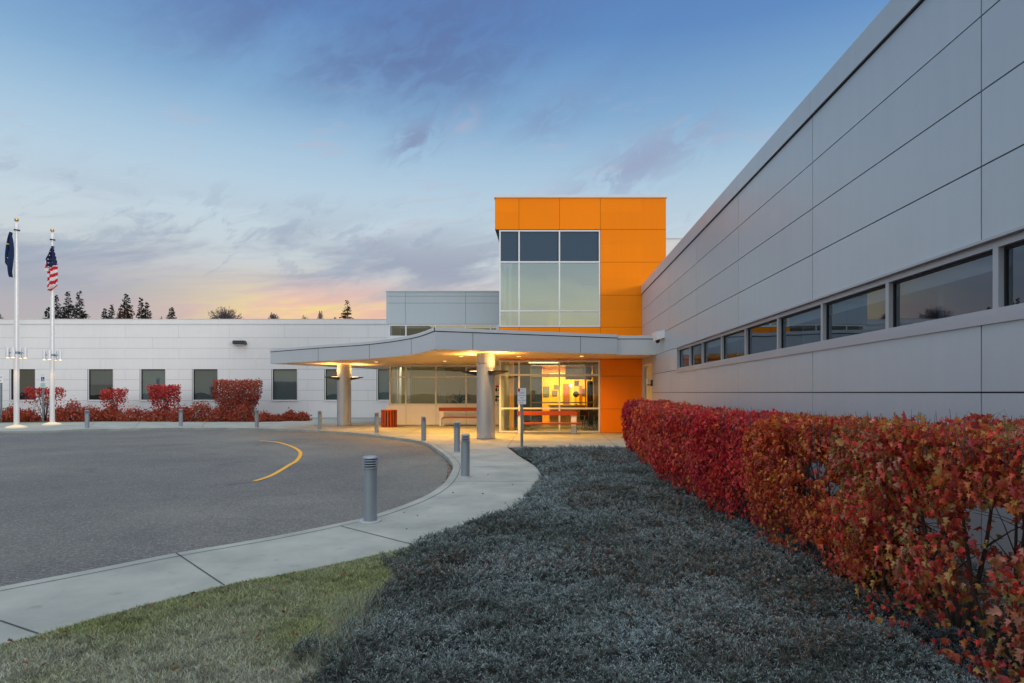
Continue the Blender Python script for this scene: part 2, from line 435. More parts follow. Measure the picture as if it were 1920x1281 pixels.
def concrete_mat():
    m = bpy.data.materials.new('concrete'); m.use_nodes = True; N = NT(m.node_tree)
    p = N.n('ShaderNodeBsdfPrincipled', i_Roughness=.82); pos = N.n('ShaderNodeNewGeometry').outputs['Position']
    def nz(s, d=6, r=.6):
        n_ = N.n('ShaderNodeTexNoise', i_Scale=s, i_Detail=float(d), i_Roughness=r); N.l(pos, n_.inputs['Vector']); return n_.outputs['Fac']
    c = N.ramp(nz(.9), [(.3, srgb(136,144,139)), (.5, srgb(154,161,155)), (.7, srgb(172,177,170))])
    c = N.mix(N.m('MULTIPLY', N.sstep(nz(4.5, 8, .7), .55, .75), .75), c, srgb(118,124,120))
    c = N.mix(N.m('MULTIPLY', N.sstep(nz(120, 2), .60, .75), .35), c, srgb(110,112,112))
    N.l(c, p.inputs['Base Color'])
    b = N.n('ShaderNodeBump', i_Strength=.25, i_Distance=.01); N.l(nz(90, 4), b.inputs['Height']); N.l(b.outputs[0], p.inputs['Normal'])
    o = N.n('ShaderNodeOutputMaterial'); N.l(p.outputs[0], o.inputs[0]); return m
def asphalt_mat():
    m = bpy.data.materials.new('asphalt'); m.use_nodes = True; N = NT(m.node_tree)
    p = N.n('ShaderNodeBsdfPrincipled', i_Roughness=.8); pos = N.n('ShaderNodeNewGeometry').outputs['Position']
    def nz(s, d=6, r=.6, dist=0.):
        n_ = N.n('ShaderNodeTexNoise', i_Scale=s, i_Detail=float(d), i_Roughness=r, i_Distortion=dist); N.l(pos, n_.inputs['Vector']); return n_.outputs['Fac']
    c = N.ramp(nz(.35, 5), [(.3, srgb(83,87,87)), (.55, srgb(98,101,99)), (.75, srgb(116,118,114))])
    sp = nz(34, 5, .85)
    c = N.mix(N.m('MULTIPLY', N.sstep(sp, .52, .64), .8), c, srgb(162,161,158))
    c = N.mix(N.m('MULTIPLY', N.m('SUBTRACT', 1.0, N.sstep(sp, .36, .48)), .75), c, srgb(40,42,46))
    # thin cracks
    v = N.n('ShaderNodeTexVoronoi', i_Scale=.33, feature='DISTANCE_TO_EDGE')
    wn = N.n('ShaderNodeTexNoise', i_Scale=1.3, i_Detail=5.0); N.l(pos, wn.inputs['Vector'])
    add = N.mix(.12, pos, wn.outputs['Color']); N.l(add, v.inputs['Vector'])
    cr = N.m('MULTIPLY', N.m('SUBTRACT', 1.0, N.sstep(v.outputs[0], .0015, .004)), N.sstep(nz(.25, 2), .50, .56))
    c = N.mix(N.m('MULTIPLY', cr, .4), c, srgb(50,52,54))
    big = N.sstep(nz(.13, 4, .6, .6), .42, .62)
    c = N.mix(N.m('MULTIPLY', big, .30), c, srgb(138,140,128))
    c = N.mix(N.m('MULTIPLY', N.sstep(nz(.55, 6, .7, 1.0), .56, .68), .45), c, srgb(70,72,74))
    N.l(c, p.inputs['Base Color'])
    b = N.n('ShaderNodeBump', i_Strength=.7, i_Distance=.012); N.l(sp, b.inputs['Height']); N.l(b.outputs[0], p.inputs['Normal'])
    o = N.n('ShaderNodeOutputMaterial'); N.l(p.outputs[0], o.inputs[0]); return m
M_conc = concrete_mat(); M_asph = asphalt_mat()
M_crack = mat('joint_line', srgb(70,72,74), .9)
M_yel = mat('yellow_paint', srgb(240,176,20), .6, noise=(14, .12))
M_soil = mat('soil', srgb(58,52,46), .95, noise=(3, .3), bump=(20, .6))
M_jbase = mat('juniper_under', srgb(34,40,40), .95, noise=(6, .4), bump=(25, .6))
M_turf = mat('turf', srgb(92,104,62), .95, noise=(1.3, .25, srgb(128,130,108)), bump=(60, .5))
M_far = mat('far_ground', srgb(96,98,84), .95, noise=(.05, .3))
M_leaf = mat('leaf_colours', (.5,.1,.05), .42, attr='Col', transl=.36, spec=.5)
M_need = mat('needle_colours', (.1,.1,.1), .7, attr='Col', transl=.1, spec=.25)
M_bark = mat('bark', srgb(84,72,66), .9, noise=(20, .25), bump=(40, .5))

# ------------------------------------------------------------------ ground
mb = MB(); mb.face([(-900,-500,-.16),(900,-500,-.16),(900,1600,-.16),(-900,1600,-.16)], M_far)
tag(mb.build('ground'), kind='structure')

kerb_px = [(0,1100),(170,1068),(330,1037),(500,1008),(640,980),(706,964),(786,935),(829.6,908.5),(847,883.8),(848,869),(834,853),(818,841.5),(796,829),(747.6,821),(650,810.4),(541.8,805),(379,802),(162.5,805),(0,809)]
kerb = [(-9.6, .3), (-7.5, 2.6), (-6.0, 4.35)] + [gp(*p) for p in kerb_px] + [(-40, 26.2), (-75, 24)]
kerb = smooth(kerb, 7)
outer_px = [(0,1210),(76,1190),(238,1143.6),(425,1097.6),(596,1065),(774.6,1024),(877.6,989),(942.6,965),(975,943),(1002,913),(1014,894),(1004,875),(975,856.5),(951,839)]
outer = smooth([(-7.0, .2), (-5.6, 1.95), (-4.55, 3.3)] + [gp(*p) for p in outer_px], 6)
corner = gp(951, 839)
D_T = 26.3; D_M = 32.4; D_L = 41.6; XW = 4.19       # tower, middle and left facade distances; right wall plane
bed_front = smooth([gp(581,783), gp(566,786.5), gp(547,789), gp(500,791), gp(380,791.5), gp(140,791.5), gp(0,793.5), (-45, 33.0), (-75, 31.5)], 5)
slab = outer + [(XW, corner[1]), (XW, 33), (-8.8, 33), (-8.8, D_L+.2), (gp(581,783)[0], D_L+.2)] + bed_front + kerb[::-1]
mb = MB(); poly_sheet(mb, slab, 0.0, M_conc, side=.14)
walk = tag(mb.build('sidewalk'), kind='structure')
mb = MB()
kl = offset_line(kerb, -.17)
ribbon(mb, kl, .012, .004, M_crack)
for (p, q) in (((330,1037),(421,1098)), ((0,1164),(76,1190)), ((640,987),(776,1022)), ((846,903),(1008,903)), ((849,875),(1004,875)), ((951,839),(970,812)),
               ((1127,812),(1152,835)), ((834,855),(975,856)), ((800,831),(934,812)), ((747,821),(800,797)), ((650,811),(700,797)), ((560,806),(600,796)), ((379,802),(384,792)), ((250,803.5),(262,792)), ((162,805),(178,792))):
    ribbon(mb, [gp(*p), gp(*q)], .014, .004, M_crack)
mb.build('joint_lines', walk)

asph = [(-75, -6), (-9.4, -6), (-9.4, 2.9)] + offset_line(kerb, .0)[1:] + [(-75, 24)]
asph_poly = [(p[0], p[1]) for p in offset_line(kerb, -.05)]
mb = MB(); poly_sheet(mb, [(-75, -8), (-9.6, -8)] + asph_poly, -.10, M_asph)
drive = tag(mb.build('driveway'), kind='structure')
mb = MB()
arc = smooth([gp(px, py, -.1) for px, py in ((488,826.7),(520,829.5),(547,837.5),(563,848),(558,862),(541.7,872.7),(509,891.7),(476.7,902.5))], 6)
ribbon(mb, arc, .105, -.095, M_yel); mb.build('yellow_line', drive)

# lawn and juniper beds
ljb = [gp(782,1022), gp(740,1081), gp(694,1140), gp(661,1175), gp(622,1220), gp(600,1260), gp(585,1290), (-1.2, 2.6), (-1.6, 1.2), (-2.0, -2.0)]
oi = [i for i, p in enumerate(outer) if p[1] < gp(782,1022)[1] + .03 or p[0] < -3]
near_outer = [p for p in outer if p[0] < gp(782,1022)[0]]
far_outer = [p for p in outer if p[0] >= gp(782,1022)[0]]
lawn_poly = near_outer + [gp(782,1022)] + ljb[1:] + [(-7.0, -2.0)]
jun_poly = ljb[::-1] + far_outer + [(XW-.02, corner[1]), (XW-.02, -2.0)]
mb = MB(); poly_sheet(mb, lawn_poly, -.012, M_turf, side=.15); tag(mb.build('lawn'), kind='structure')
mb = MB(); poly_sheet(mb, jun_poly, -.016, M_jbase, side=.14); tag(mb.build('planting_soil'), kind='structure')
bedp = bed_front + [(-75, D_L-.02), (gp(581,783)[0], D_L-.02)]
mb = MB(); poly_sheet(mb, bedp, -.012, M_soil, side=.14); tag(mb.build('bed_soil'), kind='structure')
# strip of grass in front of the bed
mb = MB(); gl_in = offset_line(bed_front[12:], -.9); poly_sheet(mb, bed_front[12:] + gl_in[::-1], .004, M_turf, side=.06); tag(mb.build('grass_strip'), kind='structure')

# grass blades
def grass(name, poly, bbox, dens, hmin, hmax, seed, ymax=99, wd=.0014):
    R = np.random.default_rng(seed)
    x0, x1, y0, y1 = bbox; n = int((x1-x0)*(y1-y0)*dens)
    x = R.uniform(x0, x1, n); y = R.uniform(y0, y1, n); k = inpoly(x, y, poly)
    jit = (fbm(np.stack([x*3, y*3, x*0], 1), 71, 3)-.5)*.9; k |= inpoly(x-np.abs(jit), y, poly) & inpoly(x, y, jun_poly)
    # thin out with distance
    x, y = x[k], y[k]; n = len(x)
    dist = np.hypot(x, y)
    P = np.stack([x, y, np.zeros(n)], 1)
    g = fbm(P*np.array([1.1,1.1,1]), 5); g2 = fbm(P*6, 9)
    h = (R.uniform(hmin, hmax, n)*(0.7+.6*g2)); a = R.uniform(0, 2*np.pi, n); lean = R.uniform(.2, 1.3, n)*h
    w = R.uniform(.7, 1.4, n)*wd*(1 + dist*.12)
    dx, dy = np.cos(a), np.sin(a); la = R.uniform(0, 2*np.pi, n); lx, ly = np.cos(la)*lean, np.sin(la)*lean
    z0 = -.012
    V = np.zeros((n, 5, 3))
    V[:,0] = np.stack([x-dx*w, y-dy*w, np.full(n, z0)], 1); V[:,1] = np.stack([x+dx*w, y+dy*w, np.full(n, z0)], 1)
    V[:,2] = np.stack([x+dx*w*.8+lx*.35, y+dy*w*.8+ly*.35, z0+h*.6], 1); V[:,3] = np.stack([x-dx*w*.8+lx*.35, y-dy*w*.8+ly*.35, z0+h*.6], 1)
    V[:,4] = np.stack([x+lx, y+ly, z0+h], 1)
    b = (np.arange(n)*5)[:,None]
    Fq = np.concatenate([b+np.array([0,1,2]), b+np.array([0,2,3]), b+np.array([3,2,4])])
    green = np.array([.31,.37,.15]); olive = np.array([.27,.29,.15]); frost = np.array([.58,.62,.52]); straw = np.array([.52,.46,.32])
    # frost lies towards the middle of the lawn
    fr = np.clip((1.05 - (y - 2.9 - (x+5.2)*.42)*.55) + (g-.5)*2.2 + R.normal(0,.15,n), 0, 1)[:,None]
    c = green*(1-fr) + (frost*.85)*fr
    r = R.random(n)[:,None]
    c = np.where(r < .08, straw, c); c = np.where((r > .08) & (r < .25), olive, c)
    c = c*R.uniform(.55, 1.35, (n,1))*np.where(fbm(P*9, 77, 2) < .38, .72, 1.0)[:,None]
    C = np.repeat(c, 5, 0)
    o = np_mesh(name, V.reshape(-1,3), Fq, M_need, C)
    return tag(o, None, None, None, 'stuff')
o = grass('grass', lawn_poly, (-7.5, -1.2, 1.6, 7.0), 19000, .016, .042, 3); tag(o, 'short frosted green grass between the sidewalk and the juniper', 'grass')
def longgrass():
    R = np.random.default_rng(8); n = 420
    V = []; Fq = []; C = []
    line = [gp(705,1140), gp(690,1165), gp(660,1205), gp(640,1240)]
    for i in range(n):
        t = R.random()*(len(line)-1.001); j = int(t); p = Vector(line[j]).lerp(Vector(line[j+1]), t-j)
        x = p.x + R.normal(0, .09); y = p.y + R.normal(0, .12); a = R.normal(4.0, .8); L = R.uniform(.10, .30); w = .0013
        dx, dy = math.cos(a), math.sin(a); b = len(V)
        for s_, z_ in ((0, 0), (.35, .16+R.random()*.05), (.75, .15), (1.0, .06+R.random()*.04)):
            V += [(x+dx*L*s_-dy*w*(1.1-s_), y+dy*L*s_+dx*w*(1.1-s_), z_*L/.22), (x+dx*L*s_+dy*w*(1.1-s_), y+dy*L*s_-dx*w*(1.1-s_), z_*L/.22)]
        for q in range(3): Fq.append((b+2*q, b+2*q+1, b+2*q+3, b+2*q+2))
        c = np.array([.20,.25,.19])*R.uniform(.6, 1.5) if R.random() < .8 else np.array([.32,.28,.18])
        C += [c]*8
    o = np_mesh('long_grass', np.array(V), np.array(Fq), M_need, np.array(C))
    tag(o, 'tuft of long frosted grass bending over the lawn edge', 'grass', None, 'stuff')
longgrass()

# juniper ground cover
def jheight(x, y):
    P = np.stack([x*.9, y*.9, np.zeros_like(x)], 1)
    return .02 + .10*fbm(P, 21, 3) + .13*fbm(P*6.0, 31, 2)**1.6
def dist_to_line(x, y, line):
    best = np.full(len(x), 1e9)
    for i in range(len(line)-1):
        a_ = np.array(line[i][:2]); b_ = np.array(line[i+1][:2]); ab = b_-a_; L = (ab**2).sum() + 1e-12
        t = np.clip(((x-a_[0])*ab[0] + (y-a_[1])*ab[1])/L, 0, 1)
        best = np.minimum(best, np.hypot(x-(a_[0]+t*ab[0]), y-(a_[1]+t*ab[1])))
    return best
def juniper():
    R = np.random.default_rng(11)
    edge = ljb[::-1] + far_outer + [(XW, corner[1])]
    xs = []; ys = []; sz = []
    for (y0, y1, dens, s) in ((2.4, 5.2, 2300, .9), (5.2, 8.5, 1250, 1.15), (8.5, 12.5, 600, 1.5), (12.5, 18.2, 330, 1.9)):
        n = int(7.4*(y1-y0)*dens); x = R.uniform(-3.2, 4.15, n); y = R.uniform(y0, y1, n)
        vis = (x - (y*.83+.35) < 0)
        jit = (fbm(np.stack([x*3, y*3, x*0], 1), 72, 3)-.5)*.9; k = (inpoly(x, y, jun_poly) | (inpoly(x+np.clip(jit, 0, 1), y, jun_poly) & inpoly(x, y, lawn_poly))) & vis; xs.append(x[k]); ys.append(y[k]); sz.append(np.full(k.sum(), s))
    x = np.concatenate(xs); y = np.concatenate(ys); s = np.concatenate(sz); n = len(x)
    e = np.clip(dist_to_line(x, y, edge)/.35, 0.0, 1); h = jheight(x, y)*(.25+.75*np.sqrt(e))
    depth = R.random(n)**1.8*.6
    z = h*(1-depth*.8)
    P = np.stack([x, y, z*0], 1)
    patch = fbm(P*1.6, 41, 3); patch2 = fbm(P*.7, 51, 2)
    # sprig: a bent axis with short side shoots, each a narrow quad
    az = R.uniform(0, 2*np.pi, n) + 1.5*(fbm(P*1.1, 61)-.5)*3; up = R.uniform(.05, 1.1, n)
    ax = np.stack([np.cos(az)*np.cos(up), np.sin(az)*np.cos(up), np.sin(up)], 1)
    L = R.uniform(.04, .095, n)*s**.75
    side = np.cross(ax, np.array([0,0,1.])); side /= np.linalg.norm(side, axis=1)[:,None] + 1e-9
    upv = np.cross(side, ax)
    NB = 8
    base = np.stack([x, y, z], 1) - ax*L[:,None]*.3
    Vs = []; Fs = []; Cs = []
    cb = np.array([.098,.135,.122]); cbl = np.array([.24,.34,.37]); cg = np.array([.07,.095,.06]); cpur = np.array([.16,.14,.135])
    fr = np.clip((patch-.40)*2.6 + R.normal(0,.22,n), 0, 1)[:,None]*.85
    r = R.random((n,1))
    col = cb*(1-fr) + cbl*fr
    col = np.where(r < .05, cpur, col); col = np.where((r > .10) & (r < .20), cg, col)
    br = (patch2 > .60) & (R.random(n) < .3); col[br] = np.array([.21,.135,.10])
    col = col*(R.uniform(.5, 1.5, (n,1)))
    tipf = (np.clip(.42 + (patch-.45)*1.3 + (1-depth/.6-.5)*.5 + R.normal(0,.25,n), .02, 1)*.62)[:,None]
    off = 0
    for k in range(NB):
        t = (k+.5)/NB; sgn = 1 if k % 2 else -1
        org = base + ax*(L*t)[:,None]
        d = ax*.75 + side*sgn*R.uniform(.35,.9,(n,1)) + upv*R.uniform(-.25,.7,(n,1))
        if k == NB-1: d = ax + upv*.2
        d /= np.linalg.norm(d, axis=1)[:,None]
        l = (L*(.5-.28*t)*R.uniform(.7,1.3,n))[:,None]
        wv = np.cross(d, R.normal(size=(n,3))); wv /= np.linalg.norm(wv, axis=1)[:,None] + 1e-9
        w = (.0034*s**.9)[:,None]
        q = np.stack([org, org + d*l*.5 + wv*w, org + d*l, org + d*l*.5 - wv*w], 1)
        Vs.append(q.reshape(-1,3)); Fs.append((np.arange(n)*4)[:,None] + np.array([0,1,2,3]) + off); off += 4*n
        ti = np.clip(t*1.25, 0, 1)**1.5; Cs.append(np.repeat(col*(.55+.25*t) + (np.array([.47,.575,.585])-col*.5)*ti*tipf, 4, 0))  # inner shoots darkened like shade for contrast, tips lightened with frost
    # axis
    wv = side*(.0022*s)[:,None]
    q = np.stack([base-wv, base+wv, base+ax*L[:,None]+wv*.3, base+ax*L[:,None]-wv*.3], 1)
    Vs.append(q.reshape(-1,3)); Fs.append((np.arange(n)*4)[:,None] + np.array([0,1,2,3]) + off); Cs.append(np.repeat(np.tile([[.10,.085,.07]], (n,1)), 4, 0))
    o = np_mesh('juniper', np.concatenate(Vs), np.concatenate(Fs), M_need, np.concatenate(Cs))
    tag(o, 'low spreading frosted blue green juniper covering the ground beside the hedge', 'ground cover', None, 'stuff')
    # the dark twiggy mat under it
    nx, ny = 110, 230
    gx, gy = np.meshgrid(np.linspace(-3.2, 4.17, nx), np.linspace(1.2, 18.3, ny)); fx, fy = gx.ravel(), gy.ravel()
    ins = inpoly(fx, fy, jun_poly); e2 = np.clip(dist_to_line(fx, fy, edge)/.3, 0, 1)
    hz = jheight(fx, fy)*.62*np.sqrt(e2)
    V = np.stack([fx, fy, np.where(ins, hz, -.02)], 1)
    idx = np.arange(nx*ny).reshape(ny, nx); Fq = np.stack([idx[:-1,:-1], idx[:-1,1:], idx[1:,1:], idx[1:,:-1]], -1).reshape(-1,4)
    keep = ins[Fq].all(1)
    o = np_mesh('juniper_mat', V, Fq[keep], M_jbase, None, None, True); tag(o, 'dark twiggy understory of the juniper bed', 'ground cover', None, 'stuff')
juniper()

# ------------------------------------------------------------------ panelled walls
def split_wall(mb, place, u0, u1, courses, joints, holes, m, gap=.012, t=.03, edge=.0):
    """courses: list of z edges; joints: per course list of u joints or one list; holes: (u0,u1,z0,z1). place(u0,u1,z0,z1,depth0,depth1,m) adds a slab"""
    for i in range(len(courses)-1):
        z0, z1 = courses[i], courses[i+1]
        js = joints[i] if isinstance(joints, dict) else joints
        br = {u0, u1} | {j for j in js if u0 < j < u1}
        hs = [h for h in holes if h[2] < z1-.01 and h[3] > z0+.01]
        for h in hs:
            for q in h[:2]:
                if u0 < q < u1: br.add(q)
        br = sorted(br)
        for a_, b_ in zip(br[:-1], br[1:]):
            if b_-a_ < .03: continue
            hh = [h for h in hs if h[0] < (a_+b_)/2 < h[1]]
            spans = [(z0, z1)]
            for h in hh:
                ns = []
                for (s0, s1) in spans:
                    if h[2] > s0: ns.append((s0, min(s1, h[2])))
                    if h[3] < s1: ns.append((max(s0, h[3]), s1))
                spans = ns
            for (s0, s1) in spans:
                if s1-s0 < .03: continue
                ga = 0 if any(abs(a_-h[1]) < 1e-6 for h in hs) else gap/2
                gb = 0 if any(abs(b_-h[0]) < 1e-6 for h in hs) else gap/2
                place(a_+ga, b_-gb, s0+gap/2, s1-gap/2, 0, t, m)
def back_wall(place, u0, u1, z0, z1, holes, m, d0, d1):
    us = sorted({u0, u1} | {q for h in holes for q in h[:2] if u0 < q < u1}); zs = sorted({z0, z1} | {q for h in holes for q in h[2:] if z0 < q < z1})
    for a_, b_ in zip(us[:-1], us[1:]):
        for c_, e_ in zip(zs[:-1], zs[1:]):
            if any(h[0] < (a_+b_)/2 < h[1] and h[2] < (c_+e_)/2 < h[3] for h in holes): continue
            place(a_, b_, c_, e_, d0, d1, m)
def front_place(mb, y):     # wall facing the camera at distance y
    return lambda u0, u1, z0, z1, d0, d1, m: mb.box(u0, u1, y+d0, y+d1, z0, z1, m)
def side_place(mb, x):      # wall facing left at x
    return lambda u0, u1, z0, z1, d0, d1, m: mb.box(x+d0, x+d1, u0, u1, z0, z1, m)

M_int = mat('interior_dim', srgb(120,122,120), .8); M_intf = mat('interior_floor', srgb(70,66,62), .6)
M_blind = mat('roller_blind', srgb(196,206,208), .8, noise=(3, .05)); M_blindd = mat('dark_blind', srgb(150,156,160), .8, noise=(3, .06))
M_ceil = mat('ceiling_tile', srgb(200,200,196), .8)

# ---- left wing
LW = thing('office_wing', 'long low pale panelled wing with square dark windows behind the flagpoles', 'building', (-30, D_L, 0))
zc = [0.02, 1.22, 1.957, 2.694, 3.431, 4.168, 4.905, 5.642, 6.60]
lw_x1 = -8.4
wins = [(xx(a_, D_L), xx(a_+48.6, D_L)) for a_ in (19, 165, 263, 361, 510, 609, 707)]
wins = [(w[0], min(w[1], lw_x1-.01) if w[0] < lw_x1 else w[1]) for w in wins] 
wins += [(-41.5-5.6*k, -39.7-5.6*k) for k in range(1, 6)]
holes = [(a_, b_, 1.22, 3.431) for a_, b_ in wins]
mb = MB(); pl = front_place(mb, D_L)
jl = {}
jr = [xx(q, D_L) for q in (42, 188, 286, 480, 577, 655)] + [-44, -52, -60, -68]
jr2 = [xx(q, D_L) for q in (120, 235, 335, 430, 533, 690)] + [-48, -56, -64]
for i in range(len(zc)-1): jl[i] = jr2 if i % 2 else jr
split_wall(mb, pl, -75, lw_x1, zc, jl, holes, M_panel_white, gap=.013)
back_wall(pl, -75, lw_x1, -.1, 6.62, holes, M_joint_l, .03, .3)
mb.build('wall', LW)
mb = MB(); mb.box(-75, lw_x1, D_L-.05, D_L+.5, 6.60, 6.93, M_panel_white); mb.box(-75, lw_x1, D_L-.07, D_L+.52, 6.93, 6.96, M_cap)
mb.build('parapet', LW)
mb = MB(); mb.box(-75, lw_x1, D_L+.5, D_L+14, 6.3, 6.5, M_int); mb.build('roof', LW)
mb = MB(); mb.box(-75, lw_x1, D_L+3.5, D_L+3.6, 0, 6.2, M_int); mb.box(-75, lw_x1, D_L+.31, D_L+3.5, -.05, 0.05, M_intf); mb.box(-75, lw_x1, D_L+.31, D_L+3.5, 3.5, 3.6, M_ceil); mb.build('interior', LW)
for i, (a_, b_) in enumerate(wins):
    f = MB(); t_ = .065; y_ = D_L-.012
    f.box(a_, a_+t_, y_, y_+.12, 1.22, 3.431, M_alu_l); f.box(b_-t_, b_, y_, y_+.12, 1.22, 3.431, M_alu_l)
    f.box(a_+t_, b_-t_, y_, y_+.12, 1.22, 1.22+t_, M_alu_l); f.box(a_+t_, b_-t_, y_+.02, y_+.12, 3.431-t_, 3.431, M_dark)
    f.box(a_-.03, b_+.03, y_-.04, y_-.001, 1.19, 1.235, M_alu_l)
    f.box(a_+t_, a_+t_+.03, y_+.03, y_+.12, 1.22+t_, 3.431-t_, M_dark); f.box(b_-t_-.02, b_-t_, y_+.03, y_+.12, 1.22+t_, 3.431-t_, M_dark); f.box(a_-.035, a_-.001, D_L-.006, D_L-.001, 1.2, 3.43, M_joint)
    fo = f.build('window', LW)
    g = MB(); g.box(a_+t_+.03, b_-t_-.02, y_+.07, y_+.076, 1.22+t_, 3.431-t_, G_win); g.build('pane', fo)
    if i not in (0,):
        zb = 2.35 if i == 1 else 1.30
        g = MB(); g.box(a_+t_+.01, b_-t_-.01, y_+.14, y_+.15, zb, 3.40, M_blindd if i % 2 else M_blind); g.build('blind', fo)
    if i == 1:
        g = MB(); g.tube([(a_+.25, y_+.8, 1.3), (b_-.5, y_+.8, 2.3)], .06, M_blind, 6); g.build('brace', fo)

# ---- middle block with lobby windows
MW = thing('lobby_block', 'taller grey panelled block behind the canopy with a ribbon of clerestory windows', 'building', (-6, D_M, 0))
mx0, mx1 = xx(724, D_M), xx(936, D_M)
zt = [zz(y, D_M) for y in (608, 568.5, 555.5)]
lob = (xx(730, D_M), mx1-.35, zz(759.5, D_M), zz(685, D_M))
cle = (xx(729, D_M), mx1-.1, zz(632, D_M), zz(608.5, D_M))
holes = [lob, cle]
mb = MB(); pl = front_place(mb, D_M)
J = [xx(q, D_M) for q in (760, 873)]
split_wall(mb, pl, mx0, mx1, [zt[0], zt[1], zt[2], zt[2]+.25], J, holes, M_panel, gap=.014)
split_wall(mb, pl, mx0, mx1, [.02, lob[2]], [xx(q, D_M) for q in (761, 817.4, 874)], holes, M_panel_white, gap=.014)
split_wall(mb, pl, mx0+.15, mx1, [lob[2], lob[3], cle[2], zt[0]], [xx(q, D_M) for q in (761, 817.4, 874)], holes, M_panel_white, gap=.012)
back_wall(pl, mx0+.15, mx1, -.1, zt[2]+.24, holes, M_joint, .03, .25)
mb.box(mx0, mx0+.15, D_M+.03, D_L-.3, zt[0], zt[2]+.24, M_panel)
mb.box(mx0+.15, mx0+.25, D_M+.25, D_L, -.1, zt[0], M_panel_white)
mb.build('wall', MW)
mb = MB(); mb.box(mx0-.05, mx1, D_M-.05, D_M+.3, zt[2]+.25, zt[2]+.29, M_cap); mb.box(mx0, mx1, D_M+.3, D_L, zt[2]-.2, zt[2], M_int); mb.build('roof', MW)
def glazing(parent, x0, x1, z0, z1, vs, hs, y, m, gm, fw=.055, depth=.12, special=None, name='window'):
    """front facing storefront grid; vs / hs = mullion and transom centres"""
    f = MB()
    f.box(x0, x0+fw, y, y+depth, z0, z1, m); f.box(x1-fw, x1, y, y+depth, z0, z1, m)
    f.box(x0+fw, x1-fw, y+.001, y+depth, z0, z0+fw, m); f.box(x0+fw, x1-fw, y+.001, y+depth, z1-fw, z1, m)
    for v in vs: f.box(v-fw/2, v+fw/2, y+.002, y+depth, z0+fw, z1-fw, m)
    ex = [x0+fw/2] + list(vs) + [x1-fw/2]; ez = [z0+fw/2] + list(hs) + [z1-fw/2]
    for h in hs:
        for a_, b_ in zip(ex[:-1], ex[1:]): f.box(a_+fw/2, b_-fw/2, y+.004, y+depth, h-fw/2, h+fw/2, m)
    fo = f.build(name, parent)
    for i, (a_, b_) in enumerate(zip(ex[:-1], ex[1:])):
        for j, (c_, e_) in enumerate(zip(ez[:-1], ez[1:])):
            g = MB(); gg = special(i, j) if special else gm
            g.box(a_+fw/2, b_-fw/2, y+depth*.55, y+depth*.55+.006, c_+fw/2, e_-fw/2, gg); g.build('pane', fo)
    return fo
glazing(MW, lob[0], lob[1], lob[2], lob[3], [xx(q, D_M) for q in (761, 817.4, 874)], [zz(707.2, D_M)], D_M-.02, M_frame, G_lobby, .075)
glazing(MW, cle[0], cle[1], cle[2], cle[3], [xx(q, D_M) for q in (761, 817, 873, 920)], [], D_M-.01, M_frame, G_win, .07)
mb = MB()   # rooms behind
M_wallc = mat('lobby_wall_tan', srgb(150,132,100), .8); M_curt = mat('pale_curtain', srgb(176,182,160), .8)
mb.box(mx0+.3, mx1-.3, D_M+5.0, D_M+5.1, 0, 3.4, M_wallc); mb.box(mx0+.3, mx1-.1, D_M+.26, D_M+5.0, -.05, .02, M_intf); mb.box(mx0+.3, mx1-.1, D_M+.26, D_M+5.0, lob[3]+.05, lob[3]+.15, M_ceil)
mb.box(mx0+.3, mx1-.3, D_M+2.0, D_M+2.1, lob[3]+.3, cle[3], M_int)
mb.build('interior', MW)
mb = MB()
for k in range(46):
    x_ = xx(762, D_M)+.1+k*.048
    if k < 40: mb.box(x_, x_+.042, D_M+.5+.02*(k % 2), D_M+.505+.02*(k % 2), .9, lob[3], M_curt)
for (a_, b_) in ((736, 739), (741, 743)): mb.box(xx(a_, D_M), xx(b_, D_M), D_M+.6, D_M+.62, lob[2], lob[3], M_frame)
mb.build('curtain', MW)
mb = MB(); mb.box(xx(745, D_M), xx(754, D_M), D_M+.9, D_M+1.2, 0, lob[3]+.05, mat('cream_post', srgb(200,196,110), .7)); mb.build('post', MW)

# ---- right wing
RW = thing('side_wing', 'tall grey metal panelled wing with a long ribbon window running past the hedge', 'building', (XW, 10, 0))
zj = [1.8-.7275*2, 1.8-.7275, 1.8, 2.5275, 3.255, 3.9825, 4.710, 5.4375, 6.165, 6.30]
zj = [.02, 1.0725, 1.8, 2.5275, 3.255, 3.9825, 4.710, 5.4375, 6.165]
W_ = 3.646; yj = [F*XW/279 + 0, F*XW/358, F*XW/497, F*XW/813]
y_ = F*XW/813
yj = [y_ + (W_)*k for k in range(-5, 6)]
strip = (-7.0, F*XW/242, 2.5275, 3.255)
door = (F*XW/195 + .0, D_T-.01, 0.0, 3.0)
RY0, RY1 = -14.0, D_T
holes = [strip, (F*XW/195, D_T+.02, 0.0, 3.0)]
mb = MB(); pl = side_place(mb, XW)
split_wall(mb, pl, RY0, RY1, zj, yj, holes, M_panel_side, gap=.016)
back_wall(pl, RY0, RY1, -.1, 6.2, holes, M_joint, .03, .3)
mb.build('wall', RW)
mb = MB(); ys_ = [RY0] + yj + [RY1]; ys_ = sorted(q for q in ys_ if RY0 <= q <= RY1)
for a_, b_ in zip(ys_[:-1], ys_[1:]): mb.box(XW-.04, XW+.5, a_+.004, b_-.004, 6.18, 6.55, M_panel)
mb.box(XW-.02, XW+.49, RY0, RY1, 6.165, 6.54, M_joint); mb.build('parapet', RW)
mb = MB(); mb.box(XW+.5, XW+22, RY0, RY1+10, 6.0, 6.15, M_int); mb.box(XW+.31, XW+22, RY0-.3, RY0, -.1, 6.5, M_panel); mb.box(XW+.31, XW+22, RY1+10, RY1+10.3, -.1, 6.5, M_panel); mb.box(XW+21.7, XW+22, RY0, RY1+10, -.1, 5.99, M_panel); mb.build('roof', RW)
